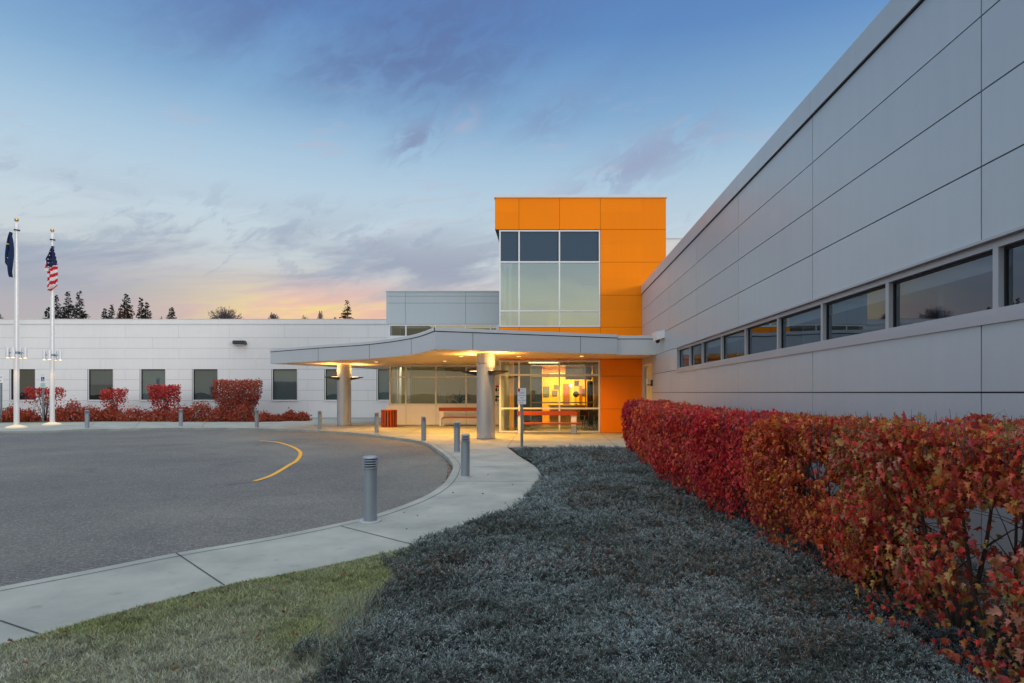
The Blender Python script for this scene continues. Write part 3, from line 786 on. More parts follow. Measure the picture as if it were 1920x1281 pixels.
mb = MB(); mb.box(XW+4.0, XW+4.1, RY0, RY1, 0, 3.6, M_int); mb.box(XW+.31, XW+4.0, RY0, RY1, 3.5, 3.6, M_ceil); mb.box(XW+.31, XW+4.0, RY0, RY1, -.05, .02, M_intf)
for k in range(5): mb.box(XW+.31, XW+4.0, yj[3+k]+1.0, yj[3+k]+1.1, .02, 3.5, M_int)
mb.build('interior', RW)
# flashing under the ribbon
mb = MB(); mb.box(XW-.022, XW-.001, RY0, strip[1]+.02, 2.447, 2.530, M_alu); mb.box(XW-.03, XW+.03, RY0, strip[1]+.03, 3.235, 3.262, M_alu); mb.build('flashing', RW)
edges = [strip[1]] + [F*XW/o_ for o_ in (263.6, 286.7, 322.6, 366.9, 427.4, 509.5, 630.9, 832.5)]
wl = F*XW/630.9 - F*XW/832.5
while edges[-1] > -3: edges.append(edges[-1]-wl)
fd = XW+.035
for i in range(len(edges)-1):
    b_, a_ = edges[i], edges[i+1]; f = MB(); t_ = .035
    f.box(fd, fd+.10, a_, a_+t_, 2.5275, 3.235, M_alu); f.box(fd, fd+.10, b_-t_, b_, 2.5275, 3.235, M_alu)
    f.box(fd+.001, fd+.10, a_+t_, b_-t_, 2.5275, 2.595, M_alu); f.box(fd+.001, fd+.10, a_+t_, b_-t_, 3.165, 3.235, M_alu)
    f.box(fd+.055, fd+.09, a_+t_, b_-t_, 3.135, 3.165, M_dark); f.box(fd+.055, fd+.09, b_-t_-.018, b_-t_, 2.595, 3.135, M_dark)
    fo = f.build('window', RW)
    g = MB(); g.box(fd+.07, fd+.076, a_+t_, b_-t_-.018, 2.595, 3.135, G_strip); g.build('pane', fo)
    if i in (2, 3, 5, 6, 7, 9):
        g = MB(); g.box(fd+.16, fd+.165, a_+.02, b_-.02, 3.00, 3.23, M_blind); g.build('blind', fo)
    if i in (0, 8, 10, 11):
        g = MB(); g.box(fd+.16, fd+.165, a_+.02, b_-.18, 2.55, 3.23, M_blind); g.build('blind', fo)
# end door in the side wall
dmb = MB(); y0d, y1d = F*XW/195, D_T-.02
M_door = mat('cream_door', srgb(226,218,160), .5)
dmb.box(XW+.0, XW+.12, y0d, y0d+.07, 0, 3.0, M_frame); dmb.box(XW+.0, XW+.12, y1d-.25, y1d, 0, 3.0, M_frame); dmb.box(XW+.001, XW+.12, y0d+.07, y1d-.25, 2.9, 3.0, M_frame)
dmb.box(XW+.0, XW+.12, y0d+1.25, y0d+1.33, 0, 2.9, M_frame)
do = dmb.build('door', RW)
dmb = MB(); dmb.box(XW+.06, XW+.10, y0d+.07, y0d+1.25, .02, 2.9, M_door); dmb.build('door_leaf', do)
dmb = MB(); dmb.box(XW+.05, XW+.06, y0d+1.33, y1d-.25, .02, 2.9, G_lobby); dmb.build('pane', do)
dmb = MB(); dmb.tube([(XW-.05, y0d+.3, 1.0), (XW-.05, y0d+.3, 1.35)], .015, M_steel, 8); dmb.tube([(XW-.05, y0d+.3, 1.05), (XW+.06, y0d+.3, 1.05)], .012, M_steel, 6); dmb.tube([(XW-.05, y0d+.3, 1.3), (XW+.06, y0d+.3, 1.3)], .012, M_steel, 6); dmb.build('handle', do)
# lamp bracket beside the door
bl = thing('wall_bracket', 'small dark metal bracket with glass on the wall beside the cream door', 'wall lamp', (XW, y0d-.15, 2.3))
b1 = MB(); b1.bbox(XW-.06, XW-.002, y0d-.25, y0d-.02, 2.05, 2.30, M_bronze); b1.bbox(XW-.22, XW-.06, y0d-.2, y0d-.16, 2.08, 2.12, M_bronze); b1.build('bracket', bl)
b1 = MB(); b1.lathe([(.05, 0), (.06, .05), (.06, .2), (.03, .24)], mat('lamp_glass', srgb(214,208,190), .3), (XW-.2, y0d-.18, 2.12), 14); b1.build('lamp_glass', bl)
# rooftop box behind
mb = MB(); mb.box(xx(1246, 44), xx(1330, 44), 44, 50, 6.0, zz(448, 44), M_panel_white); mb.box(xx(1245, 44), xx(1331, 44), 43.95, 50.05, zz(448, 44)+.002, zz(446.5, 44), M_cap); mb.box(xx(1246, 44)+.02, xx(1330, 44), 44.02, 50, -.1, 6.0, M_panel_white)
tag(mb.build('stair_tower'), 'pale block rising behind the orange tower, only its corner showing', 'building')
# camera on the wall
sc_ = thing('security_camera', 'white security camera housing with dark dome high on the grey wall', 'camera', (XW, 21.9, 3.8))
cy0, cy1 = 21.2, 22.05; cz = zz(632, 21.6)
b1 = MB()
vs = [(XW-.002, cy0, cz+.22), (XW-.002, cy1, cz+.22), (XW-.002, cy0, cz-.05), (XW-.002, cy1, cz-.05), (XW-.33, cy0+.08, cz+.16), (XW-.33, cy1-.08, cz+.16), (XW-.26, cy0+.08, cz-.13), (XW-.26, cy1-.08, cz-.13)]
b1.idx(vs, [(0,1,5,4),(2,6,7,3),(4,5,7,6),(0,4,6,2),(1,3,7,5),(0,2,3,1)], M_signw); b1.build('housing', sc_)
b1 = MB(); b1.lathe([(.015, -.13), (.06, -.11), (.085, -.06), (.085, 0), (.09, .04)], mat('dome_dark', srgb(70,44,44), .2), (XW-.18, 21.6, cz-.10), 18); b1.build('dome', sc_)

# ---- orange tower
TW = thing('entrance_tower', 'bright orange panelled entrance tower with tall upper window over the entrance', 'building', (1, D_T, 0))
tx0, tx1 = xx(928, D_T), xx(1249, D_T)
gx0, gx1 = xx(936, D_T), xx(1126, D_T)
zo = [zz(y, D_T) for y in (812, 767, 705.3, 674.5)]
zo2 = [zz(y, D_T) for y in (630+22, 613.6, 553.6, 491.7, 430.4, 371.2)]
up = (tx0-.5, gx1, zz(613, D_T), zz(430.4, D_T)); ent = (tx0-.5, gx1, 0, zz(675.5, D_T))
mb = MB(); pl = front_place(mb, D_T)
holes = [up, ent]
jv = [xx(q, D_T) for q in (973, 1049.3, 1125.7)]
split_wall(mb, pl, gx0, tx1, [zo2[0], zo2[1]], jv, holes, M_orange, gap=.014)
split_wall(mb, pl, jv[2], tx1, zo2[1:5], [], holes, M_orange, gap=.014)
split_wall(mb, front_place(mb, D_T-.006), tx0, tx1, [zo2[4], zo2[5]], jv, [], M_orange, gap=.014)
split_wall(mb, pl, jv[2], XW+.3, [.01, zo[1], zo[2], zo[3], zo2[0]], [], [], M_orange, gap=.014)
split_wall(mb, pl, gx0, jv[2]-.001, [ent[3], zo2[0]], jv, [], M_orange, gap=.014)
hb = [(gx0, gx1, up[2], up[3]), (gx0, gx1, -.2, ent[3])]
back_wall(pl, gx0, tx1, -.1, zo2[5]-.01, hb, M_joint_or, .03, .22)
mb.box(tx0, gx0, D_T+.03, D_T+6, zo2[4]+.01, zo2[5]-.01, M_orange)
mb.box(tx0+.01, gx0+.2, D_T+.05, D_T+6.05, zo2[4]-.02, zo2[4]+.008, M_joint)
mb.box(gx0, gx0+.2, D_T+.3, D_T+6.2, zo[3], up[2], M_panel)            # return walls
mb.box(gx0, gx0+.2, D_T+.3, D_M, -.1, zo[3], M_panel)
mb.box(tx1-.22, tx1-.02, D_T+.22, D_T+9, 3, zo2[5]-.01, M_orange)
mb.box(gx0+.2, tx1-.22, D_T+8.8, D_T+9, 3, zo2[5]-.01, M_orange)
mb.build('wall', TW)
mb = MB(); mb.box(tx0-.04, tx1+.04, D_T-.06, D_T+.4, zo2[5]+.0, zz(366, D_T), M_cap); mb.box(tx0, tx1, D_T+.4, D_T+9, zo2[5]-.25, zo2[5]-.05, M_int); mb.build('roof', TW)
glazing(TW, gx0, gx1-.012, up[2], up[3]-.02, [xx(q, D_T) for q in (973.2, 1049)], [zz(583, D_T), zz(491, D_T)], D_T+.02, M_frame, G_tower, .06, special=lambda i, j: M_spandrel if j == 2 else G_tower)
# left side glazing of the upper window, seen through the front panes
mb = MB(); 
for k in range(4): mb.box(gx0+.005, gx0+.06, D_T+.15+k*1.9, D_T+.21+k*1.9, up[2], up[3]-.03, M_frame)
for z_ in (up[2]+.03, zz(583, D_T), zz(491, D_T)): mb.box(gx0+.006, gx0+.055, D_T+.21, D_T+6, z_-.03, z_+.03, M_frame)
mb.build('side_frame', TW)
M_intt = mat('tower_interior', srgb(190,196,190), .8)
mb = MB(); mb.box(gx0+.2, tx1-.25, D_T+6.0, D_T+6.1, up[2]-.4, up[3], M_intt); mb.box(gx0+.05, tx1-.25, D_T+.25, D_T+6.0, up[2]-.3, up[2]-.2, M_intt); mb.box(gx1+.1, gx1+.2, D_T+.25, D_T+6, up[2]-.2, up[3], M_intt)
mb.build('upper_room', TW)
mb = MB(); 
for k in range(3): mb.box(gx0+.25+k*.2, gx0+.33+k*.2, D_T+.9+k*.5, D_T+.93+k*.5, up[2], zz(493, D_T), M_curt)
mb.box(gx0+.5, gx0+.72, D_T+1.1, D_T+1.14, up[2], zz(500, D_T), mat('white_banner', srgb(214,224,222), .7)); mb.build('curtain', TW)
glazing(TW, gx0, gx1-.014, 0.02, ent[3]-.01, [xx(q, D_T) for q in (973.2, 1049)], [zz(766, D_T), zz(703, D_T)], D_T+.02, M_frame, G_lobby, .07, name='storefront')
# lobby room
M_yw = mat('yellow_wall', srgb(244,186,16), .6); M_lobf = mat('lobby_floor', srgb(96,84,66), .4); M_cz = mat('lobby_ceiling', srgb(170,140,90), .8)
mb = MB(); RYB = D_T+8.5
mb.box(gx0+.2, XW+.3, D_T+.23, RYB, -.06, .015, M_lobf); mb.box(gx0+.2, XW+.3, D_T+.23, RYB, ent[3]+.02, ent[3]+.12, M_cz)
mb.box(-.3, 2.35, RYB, RYB+.1, 0, ent[3]+.02, M_yw)
mb.box(gx0+.21, -.3, RYB-2.5, RYB-2.4, 0, ent[3]+.02, mat('grey_room_wall', srgb(110,118,116), .7))
mb.box(2.45, 2.55, D_T+.3, RYB, 0, ent[3]+.02, mat('tan_wall', srgb(150,126,84), .7))
mb.box(-.35, -.3, RYB-2.5, RYB, 0, ent[3]+.02, M_yw)
mb.build('lobby_room', TW)
mb = MB(); mb.box(xx(955, D_T+1), xx(963.5, D_T+1), D_T+1.0, D_T+1.2, .015, ent[3]+.02, M_yw); mb.build('column_reflection', TW)  # solid post standing in for a yellow column's reflection in the glass
# inner vestibule frame
glazing(TW, xx(994, D_T+3), 2.4, .02, ent[3]-.02, [xx(1098, D_T+3)], [zz(755, D_T+3), zz(706, D_T+3)], D_T+3, mat('inner_frame', srgb(150,150,110), .5), G_lobby, .06, name='vestibule_frame')
lm = MB(); lm.box(0.1, 2.0, RYB-2.3, RYB-2.15, ent[3]-.55, ent[3]-.38, mat('cove_light', srgb(255,220,90), .5, emit=((1,.70,.16), 2.6))); lm.build('cove_light', TW)
b1 = MB(); M_bd = mat('brown_door', srgb(150,84,30), .5); M_pil = mat('pale_yellow_pilaster', srgb(246,222,110), .5)
for (a_, b_, z0_, z1_, m_) in ((1056, 1068, .02, 2.3, M_bd), (1071, 1076, .02, 3.0, M_pil), (1050, 1054, .02, 3.0, M_pil), (1012, 1015, .02, 3.0, M_pil), (1086, 1091, .02, 2.2, M_bd), (1077, 1085, 2.2, 2.5, M_bronze)):
    b1.box(xx(a_, RYB), xx(b_, RYB), RYB-.05, RYB-.003, z0_, z1_, m_)
b1.build('wall_trim', TW)
b1 = MB(); b1.box(xx(1101, D_T+5), xx(1112, D_T+5), D_T+5, D_T+5.1, .02, 2.4, M_bronze); b1.box(xx(1060, D_T+6), 2.4, D_T+6, D_T+6.1, 2.5, ent[3], M_bd); b1.build('inner_door', TW)
gl_ = thing('standing_fan', 'dark round headed fan standing on the lobby counter', 'fan', (xx(1080, RYB-1.8), RYB-1.8, 1.1))
b1 = MB(); b1.lathe([(.12,1.1),(.12,1.13),(.015,1.14),(.015,1.55)], M_bronze, (xx(1080, RYB-1.8), RYB-1.8, 0), 12); b1.build('stand', gl_)
b1 = MB(); q_ = [(xx(1080, RYB-1.8)+.17*math.cos(k*math.pi/10), 1.70+.17*math.sin(k*math.pi/10)) for k in range(20)]
b1.face([(a_, RYB-1.84, z_) for a_, z_ in q_], M_bronze); b1.face([(a_, RYB-1.76, z_) for a_, z_ in q_][::-1], M_bronze)
for k in range(20): a_, b_ = q_[k], q_[(k+1)%20]; b1.face([(a_[0],RYB-1.84,a_[1]),(a_[0],RYB-1.76,a_[1]),(b_[0],RYB-1.76,b_[1]),(b_[0],RYB-1.84,b_[1])], M_bronze)
b1.build('head', gl_)
# things in the lobby
rc = thing('reception_counter', 'tan reception counter glimpsed through the entrance glass', 'counter', (1.2, RYB-2, 0))
b1 = MB(); b1.bbox(.1, 2.1, RYB-2.1, RYB-1.5, .016, 1.05, M_yw, .01); b1.build('body', rc); b1 = MB(); b1.bbox(.02, 2.2, RYB-2.2, RYB-1.4, 1.052, 1.10, M_wallc, .01); b1.build('top', rc)
for (px, py, w_, h_, lab) in ((1023, 735, .42, .62, 'tall grey notice board on the yellow lobby wall'), (1045, 726, .38, .26, 'small dark picture on the yellow wall above the others'), (1040, 738, .30, .34, 'blue grey poster on the yellow wall below a dark picture'), (1095, 736, .25, .45, 'brown picture at the right end of the yellow wall')):
    o = thing('wall_picture', lab, 'picture', (xx(px, RYB), RYB, zz(py, RYB)), 'pictures on the lobby wall')
    c_ = (xx(px, RYB), zz(py, RYB)); b1 = MB(); b1.box(c_[0]-w_/2, c_[0]+w_/2, RYB-.03, RYB-.002, c_[1]-h_/2, c_[1]+h_/2, M_black); b1.build('frame', o)
    b1 = MB(); b1.box(c_[0]-w_/2+.03, c_[0]+w_/2-.03, RYB-.036, RYB-.031, c_[1]-h_/2+.03, c_[1]+h_/2-.03, mat('print_'+str(px), srgb(*((92,108,110) if px < 1090 else (120,70,50))), .6, noise=(14, .8))); b1.build('print', o)
wl_ = thing('wall_sconce', 'glowing round lamp on the lobby wall', 'wall lamp', (xx(1070, RYB-.1), RYB-.1, zz(723, RYB)))
b1 = MB(); b1.lathe([(.03,-.10),(.07,-.07),(.09,0),(.07,.07),(.03,.10)], mat('glow_globe', srgb(255,240,200), .4, emit=((1,.86,.5), 5)), (xx(1070, RYB-.1), RYB-.16, zz(723, RYB)), 16); b1.build('globe', wl_)
b1 = MB(); b1.box(xx(1070, RYB)-.05, xx(1070, RYB)+.05, RYB-.05, RYB-.002, zz(723, RYB)-.06, zz(723, RYB)+.06, M_bronze); b1.build('bracket', wl_)
# wheelchairs in the vestibule
def wheelchair(loc, label, rz):
    w = thing('wheelchair', label, 'wheelchair', (0,0,0), 'wheelchairs in the vestibule')
    b1 = MB(); b1.bbox(-.23, .23, -.02, .02, .5, .95, M_black, .01); b1.build('backrest', w)
    b1 = MB(); b1.bbox(-.23, .23, -.44, 0, .47, .51, M_black, .01); b1.build('seat', w)
    b1 = MB()
    for s_ in (-1, 1):
        x_ = s_*.25; b1.tube([(x_,.12,.92),(x_,0,.9),(x_,0,.3),(x_,-.45,.3),(x_,-.45,.7),(x_,0,.7)], .012, M_steel, 6)
        b1.tube([(x_,-.45,.48),(x_,-.62,.14),(x_,-.72,.1)], .012, M_steel, 6); b1.bbox(x_-.08*(s_>0)-.0, x_+.08*(s_<0), -.80, -.64, .09, .105, M_black, .003)
    b1.build('frame', w)
    for s_ in (-1, 1):
        b1 = MB(); pts = [(s_*.29, -.02+.3*math.cos(q), .31+.3*math.sin(q)) for q in [k*math.pi/12 for k in range(25)]]
        b1.tube(pts, .014, M_black, 6)
        for k in range(8): q = k*math.pi/4; b1.tube([(s_*.29,-.02,.31),(s_*.29,-.02+.29*math.cos(q),.31+.29*math.sin(q))], .003, M_steel, 4)
        b1.build('wheel', w)
    for s_ in (-1, 1):
        b1 = MB(); pts = [(s_*.24, -.5+.08*math.cos(q), .09+.08*math.sin(q)) for q in [k*math.pi/8 for k in range(17)]]; b1.tube(pts, .012, M_black, 6); b1.build('caster', w)
    w.location = loc; w.rotation_euler = (0,0,rz); return w
wheelchair((1.72, D_T+1.6, .02), 'black folded wheelchair standing behind the right pane, nearer the bench', .5)
wheelchair((2.1, D_T+1.0, .02), 'black wheelchair closest to the right edge of the entrance glass', -.5)
# plants behind the lobby windows
def indoor_plant(x, y, s, label, seed):
    R = np.random.default_rng(seed); p = thing('potted_plant', label, 'plant', (x, y, .02), 'potted plants in the lobby')
    b1 = MB(); b1.lathe([(.14,0),(.19,.35),(.20,.38),(.17,.38)], M_wallc, (x, y, .02), 16); b1.build('pot', p)
    b1 = MB()
    for k in range(46):
        a_ = R.uniform(0, 6.28); L = R.uniform(.5, .95)*s; up_ = R.uniform(.5, 1.3)
        p0 = Vector((x, y, .4+R.uniform(0,.6)*s)); d = Vector((math.cos(a_), math.sin(a_), 0)); prev = None
        for q in range(5):
            t = q/4; c_ = p0 + d*L*t*.8 + Vector((0,0,up_*L*t*(1-t*.75))); wv = Vector((-d.y, d.x, 0))*.05*s*math.sin(math.pi*min(max(t,.08),.97))
            if prev: b1.face([prev[0], prev[1], c_+wv, c_-wv], mat('plant_green', srgb(34,58,30), .5))
            prev = (c_-wv, c_+wv)
    b1.tube([(x, y, .38), (x, y, 1.0*s+.3)], .03, M_bark, 6); b1.build('leaves', p)
indoor_plant(xx(781, D_M+.9), D_M+1.0, 1.15, 'bushy potted plant behind the second lobby window', 1)
indoor_plant(xx(838, D_M+1.2), D_M+1.4, 1.0, 'low dark potted plant behind the third lobby window', 2)
indoor_plant(xx(862, D_M+1.6), D_M+1.6, 1.6, 'tall palm like potted plant near the right of the lobby windows', 3)

# ---- canopy
SZ = 3.257; TZ = 3.995
CN = thing('entrance_canopy', 'swooping silver canopy over the entrance on two round columns', 'canopy', (-3, 24, 0))
curve = smooth([(-14.15,30.2), (-10.7,27.6), (-7.68,25.5), (-5.23,22.7), (-3.81,19.97)], 6)
front = curve + [(2.63, 22.46)]
plan = front + [(2.63, 22.87), (XW, 22.87), (XW, D_T+.0), (gx0, D_T), (gx0, D_M), (mx0+.1, D_M), (-8.5, D_L-.02)]
inner = offset_line(front, .12)
mb = MB()
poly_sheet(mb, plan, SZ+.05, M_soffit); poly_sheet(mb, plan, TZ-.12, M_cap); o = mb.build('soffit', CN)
mb = MB()
def fascia(mb, line, t=.12):
    inn = offset_line(line, t)
    z1 = TZ-.11
    for i in range(len(line)-1):
        p, q, pi, qi = line[i], line[i+1], inn[i], inn[i+1]
        mb.face([(p[0],p[1],SZ),(q[0],q[1],SZ),(q[0],q[1],z1),(p[0],p[1],z1)], M_fascia)
        mb.face([(pi[0],pi[1],SZ),(p[0],p[1],SZ),(q[0],q[1],SZ),(qi[0],qi[1],SZ)][::-1], M_fascia)
        mb.face([(qi[0],qi[1],SZ),(pi[0],pi[1],SZ),(pi[0],pi[1],z1),(qi[0],qi[1],z1)], M_fascia)
        # cap, 25 mm proud
        def o2(a_, k): 
            return offset_line(line, k)[a_]
    outl = offset_line(line, -.025)
    for i in range(len(line)-1):
        a_, b_, c_, d_ = outl[i], outl[i+1], inn[i+1], inn[i]
        mb.face([(a_[0],a_[1],TZ-.115),(b_[0],b_[1],TZ-.115),(b_[0],b_[1],TZ),(a_[0],a_[1],TZ)], M_cap)
        o1, o2_ = offset_line(line, -.003)[i], offset_line(line, -.003)[i+1]
        mb.face([(o1[0],o1[1],TZ-.145),(o2_[0],o2_[1],TZ-.145),(o2_[0],o2_[1],TZ-.116),(o1[0],o1[1],TZ-.116)], M_joint)
        mb.face([(a_[0],a_[1],TZ),(b_[0],b_[1],TZ),(c_[0],c_[1],TZ),(d_[0],d_[1],TZ)], M_cap)
        mb.face([(a_[0],a_[1],TZ-.115),(d_[0],d_[1],TZ-.115),(c_[0],c_[1],TZ-.115),(b_[0],b_[1],TZ-.115)], M_joint)
        mb.face([(c_[0],c_[1],TZ-.115),(d_[0],d_[1],TZ-.115),(d_[0],d_[1],TZ),(c_[0],c_[1],TZ)], M_cap)
fascia(mb, curve); fascia(mb, [(-3.81,19.97), (-.6, 21.21), (2.63,22.46)]); fascia(mb, [(2.63, 22.46), (2.631, 22.87)]); fascia(mb, [(2.64,22.87), (XW,22.87)])
fascia(mb, [(-8.5, D_L-.02), (-14.15,30.2)])
# vertical joints of the fascia
def vj(p, d):
    mb.box(p[0]-.007, p[0]+.007, p[1]-.006, p[1]+.03, SZ+.002, TZ-.12, M_joint)
for (px) in (597.5, 692.5, 770):
    best = min(curve, key=lambda q: abs(CX + F*q[0]/q[1] - px)); vj(best, 0)
for s_ in (.19, .78):
    vj((-3.81+6.44*s_, 19.97+2.49*s_), 0)
mb.build('fascia', CN)
def column(x, y, seam):
    m_ = MB(); m_.lathe([(.36, 0), (.36, SZ+.05)], M_column, (x, y, 0), 40, cap=False)
    m_.box(x+seam-.006, x+seam+.006, y-math.sqrt(.36**2-seam**2)-.003, y-.2, 0.01, 2.5, M_joint_l)
    for z_ in (2.9, .015):
        m_.lathe([(.365, z_), (.365, z_+.03)], M_joint_l, (x, y, 0), 40)
    return m_.build('column', CN)
C1 = (-2.4, 22.97); C2 = (-10.9, 31.7)
column(*C1, .02); column(*C2, .1)
warm = (1.0, .58, .20)
def spot(loc, direction, energy, size, blend=.6, color=warm, rad=.06):
    l = bpy.data.lights.new('lamp', 'SPOT'); l.energy = energy; l.spot_size = math.radians(size); l.spot_blend = blend; l.color = color; l.shadow_soft_size = rad
    o = bpy.data.objects.new('lamp_light', l); COL.objects.link(o); o.location = loc; o.rotation_euler = Vector(direction).to_track_quat('-Z', 'Y').to_euler(); return o
M_lens = mat('uplight_lens', srgb(255,210,140), .4, emit=((1,.62,.25), 9))
def uplight(c, ang, label):
    """wedge shaped plate fixture standing out from the column"""
    t = thing('column_uplight', label, 'light fixture', (c[0], c[1], 2.5), 'uplights on the canopy columns')
    u = Vector((math.cos(ang), math.sin(ang))); w = Vector((-u.y, u.x)); z0 = 2.46
    def P(r, s, z): q = Vector(c) + u*r + w*s; return (q.x, q.y, z)
    b = MB(); r0, r1 = .355, .95
    A = [P(r0,-.16,z0), P(r0,.16,z0), P(r0,-.16,z0+.12), P(r0,.16,z0+.12), P(r1,-.30,z0+.13), P(r1,.30,z0+.13), P(r1,-.30,z0+.17), P(r1,.30,z0+.17), P(r0,-.22,z0+.16), P(r0,.22,z0+.16)]
    b.idx(A, [(0,4,5,1),(4,6,7,5),(8,9,7,6),(0,1,9,8),(0,8,6,4),(1,5,7,9)], M_bronze); b.build('housing', t)
    b = MB(); b.idx([P(r0+.06,-.12,z0+.175), P(r0+.06,.12,z0+.175), P(r0+.35,.12,z0+.175), P(r0+.35,-.12,z0+.175), P(r0+.06,-.12,z0+.15), P(r0+.06,.12,z0+.15), P(r0+.35,.12,z0+.15), P(r0+.35,-.12,z0+.15)], [(0,3,2,1),(4,5,6,7),(0,1,5,4),(1,2,6,5),(2,3,7,6),(3,0,4,7)], M_lens); b.build('lens', t)
    q = P(r0+.34, 0, z0+.2); lo = spot(q, (-u.x*.05, -u.y*.05, 1), 420, 165, 1.0, (1,.47,.11), .12); lo.parent = t; lo.matrix_parent_inverse = wmat(t).inverted()
uplight(C1, math.radians(-42), 'dark wedge uplight on the right of the column nearest the entrance')
uplight(C1, math.radians(150), 'dark wedge uplight on the left of the column nearest the entrance')
uplight(C2, math.radians(-140), 'dark wedge uplight on the left of the far left canopy column')
uplight(C2, math.radians(25), 'dark wedge uplight on the right of the far left canopy column')
# recessed soffit downlights, mostly made up, added to warm the ground
M_dl = mat('downlight_lens', srgb(255,220,160), .4, emit=((1,.62,.24), 3))
for k, (x_, y_, e_) in enumerate(((-1.2, 24.6, 150), (1.4, 24.4, 75), (-3.6, 24.6, 240), (-4.9, 28.2, 200), (-8.4, 29.0, 150), (-1.9, 21.9, 40))):
    b = MB(); b.lathe([(.10, SZ+.046), (.115, SZ+.040), (.10, SZ+.035)], M_frame, (x_, y_, 0), 20); dl = b.build('added_downlight', CN)
    b = MB(); b.lathe([(.085, SZ+.030), (.085, SZ+.0349)], M_dl, (x_, y_, 0), 20); b.build('lens', dl)
    lo = spot((x_, y_, SZ+.015), (0,0,-1), e_*4.4, 150, .9, (1,.48,.10)); lo.parent = dl; lo.matrix_parent_inverse = wmat(dl).inverted()
# lobby light
def area(loc, sx, sy, e_, color, parent):
    l = bpy.data.lights.new('lamp', 'AREA'); l.shape = 'RECTANGLE'; l.size = sx; l.size_y = sy; l.energy = e_; l.color = color
    o = bpy.data.objects.new('lamp_light', l); COL.objects.link(o); o.location = loc; o.parent = parent; o.matrix_parent_inverse = wmat(parent).inverted(); return o
area((.9, RYB-1.4, ent[3]-.1), 2.2, .8, 250, (1,.64,.10), TW)
area((-.3, D_T+1.8, ent[3]-.05), 2.5, .6, 30, (1,.70,.25), TW)
area((xx(780, D_M), D_M+2.5, lob[3]-.02), 3.5, .6, 60, (1,.85,.55), MW)
mb = MB(); mb.box(-.9, .5, D_T+1.7, D_T+1.9, ent[3]-.04, ent[3]+.015, mat('ceiling_lamp', srgb(255,220,140), .5, emit=((1,.7,.3), 3))); mb.build('ceiling_lamp', TW)

# ---- small things
# bollards
def bollard(loc, label):
    b = thing('bollard', label, 'bollard', (0,0,0), 'bollards along the drive')
    m_ = MB(); m_.lathe([(.152,0),(.152,.008),(.142,.016),(.095,.018)], mat('flange', srgb(176,182,186), .45, .4), (0,0,0), 32); m_.build('flange', b)
    m_ = MB(); m_.lathe([(.092,.017),(.092,.74)], M_brush, (0,0,0), 32, cap=False); m_.build('post', b)
    m_ = MB(); m_.lathe([(.068,.735),(.068,.87)], M_brush_d, (0,0,0), 24)
    for k in range(4):
        z_ = .742+k*.034; m_.lathe([(.090,z_+.000),(.107,z_+.004),(.107,z_+.010),(.098,z_+.019),(.070,z_+.020)], M_brush, (0,0,0), 32)
    m_.lathe([(.107,.878),(.107,.888),(.098,.902),(.07,.912),(.02,.917),(.001,.917)], M_brush, (0,0,0), 32); m_.build('louvred_head', b)
    b.location = loc; return b
bl_px = [(694.4,977.5,'nearest silver bollard with louvred head, beside the lawn'), (872.5,894,'second nearest silver bollard, on the curve of the sidewalk'), (857,848,'silver bollard just behind and left of the one on the sidewalk curve'),
         (794.7,827,'silver bollard in front of the bench by the lobby windows'), (706.3,812,'silver bollard just left of the red litter bin'), (599.7,806,'silver bollard left of the far canopy column'),
         (481.6,802,'silver bollard in front of the largest red shrub'), (339,800,'silver bollard right of the bright red narrow shrub'), (163.2,803.4,'leftmost silver bollard, right of the flagpoles')]
b0 = None
for (px, py, lab) in bl_px:
    x_, y_ = gp(px, py)
    if b0 is None: b0 = bollard((x_, y_, 0), lab)
    else: copy_tree(b0, (x_, y_, 0), lab, rotz=random.Random(px).uniform(0, 6))
# benches
def bench(loc, label, W=2.6):
    b = thing('bench', label, 'bench', (0,0,0), 'red timber benches')
    m_ = MB(); m_.bbox(-W/2, W/2, .22, .26, .80, .99, M_wood, .008); m_.build('backrest', b)
    m_ = MB(); m_.bbox(-W/2+.28, W/2+.16, -.22, -.02, .43, .50, M_wood, .008); m_.bbox(-W/2+.28, W/2+.16, 0, .2, .43, .50, M_wood, .008); m_.build('seat', b)
    for s_ in (-1, 1):
        x_ = s_*(W/2-.14); m_ = MB(); m_.bbox(x_-.12, x_+.12, .262, .32, 0, .97, M_signw, .006); m_.bbox(x_+.12-.04, x_+.12, -.2, .262, .39, .428, M_steel, .004); m_.bbox(x_+.08, x_+.12, -.2, -.14, 0, .39, M_steel, .004); m_.build('leg', b)
    b.location = loc; return b
y_b = D_T-.75
bn = bench((xx(1026, y_b+.25), y_b, 0), 'red timber bench in front of the entrance glass')
copy_tree(bn, (xx(823, D_M-.45)+1.3, D_M-.75, 0), 'red timber bench under the lobby windows, half behind the column')
# litter bin
x_, y_ = gp(729.5, 801); lb = thing('litter_bin', 'round red timber slatted litter bin by the lobby wall', 'litter bin', (x_, y_, 0))
m_ = MB(); m_.lathe([(.33,.05),(.33,.84)], M_black, (x_, y_, 0), 24); m_.build('liner', lb)
m_ = MB()
for k in range(17):
    a_ = 2*math.pi*k/17; c_, s_ = math.cos(a_), math.sin(a_)
    vs = []
    for z_ in (.0, .88):
        for (r, t) in ((.37, -.037), (.37, .037), (.40, .037), (.40, -.037)): vs.append((x_+r*c_-t*s_, y_+r*s_+t*c_, z_))
    m_.idx(vs, [(0,1,2,3)[::-1],(4,5,6,7),(0,1,5,4),(1,2,6,5),(2,3,7,6),(3,0,4,7)], M_wood)
m_.build('slats', lb)
m_ = MB(); m_.lathe([(.20,.86),(.21,.90),(.40,.90),(.415,.885),(.41,.86)], M_wood, (x_, y_, 0), 28, cap=False); m_.build('rim', lb)

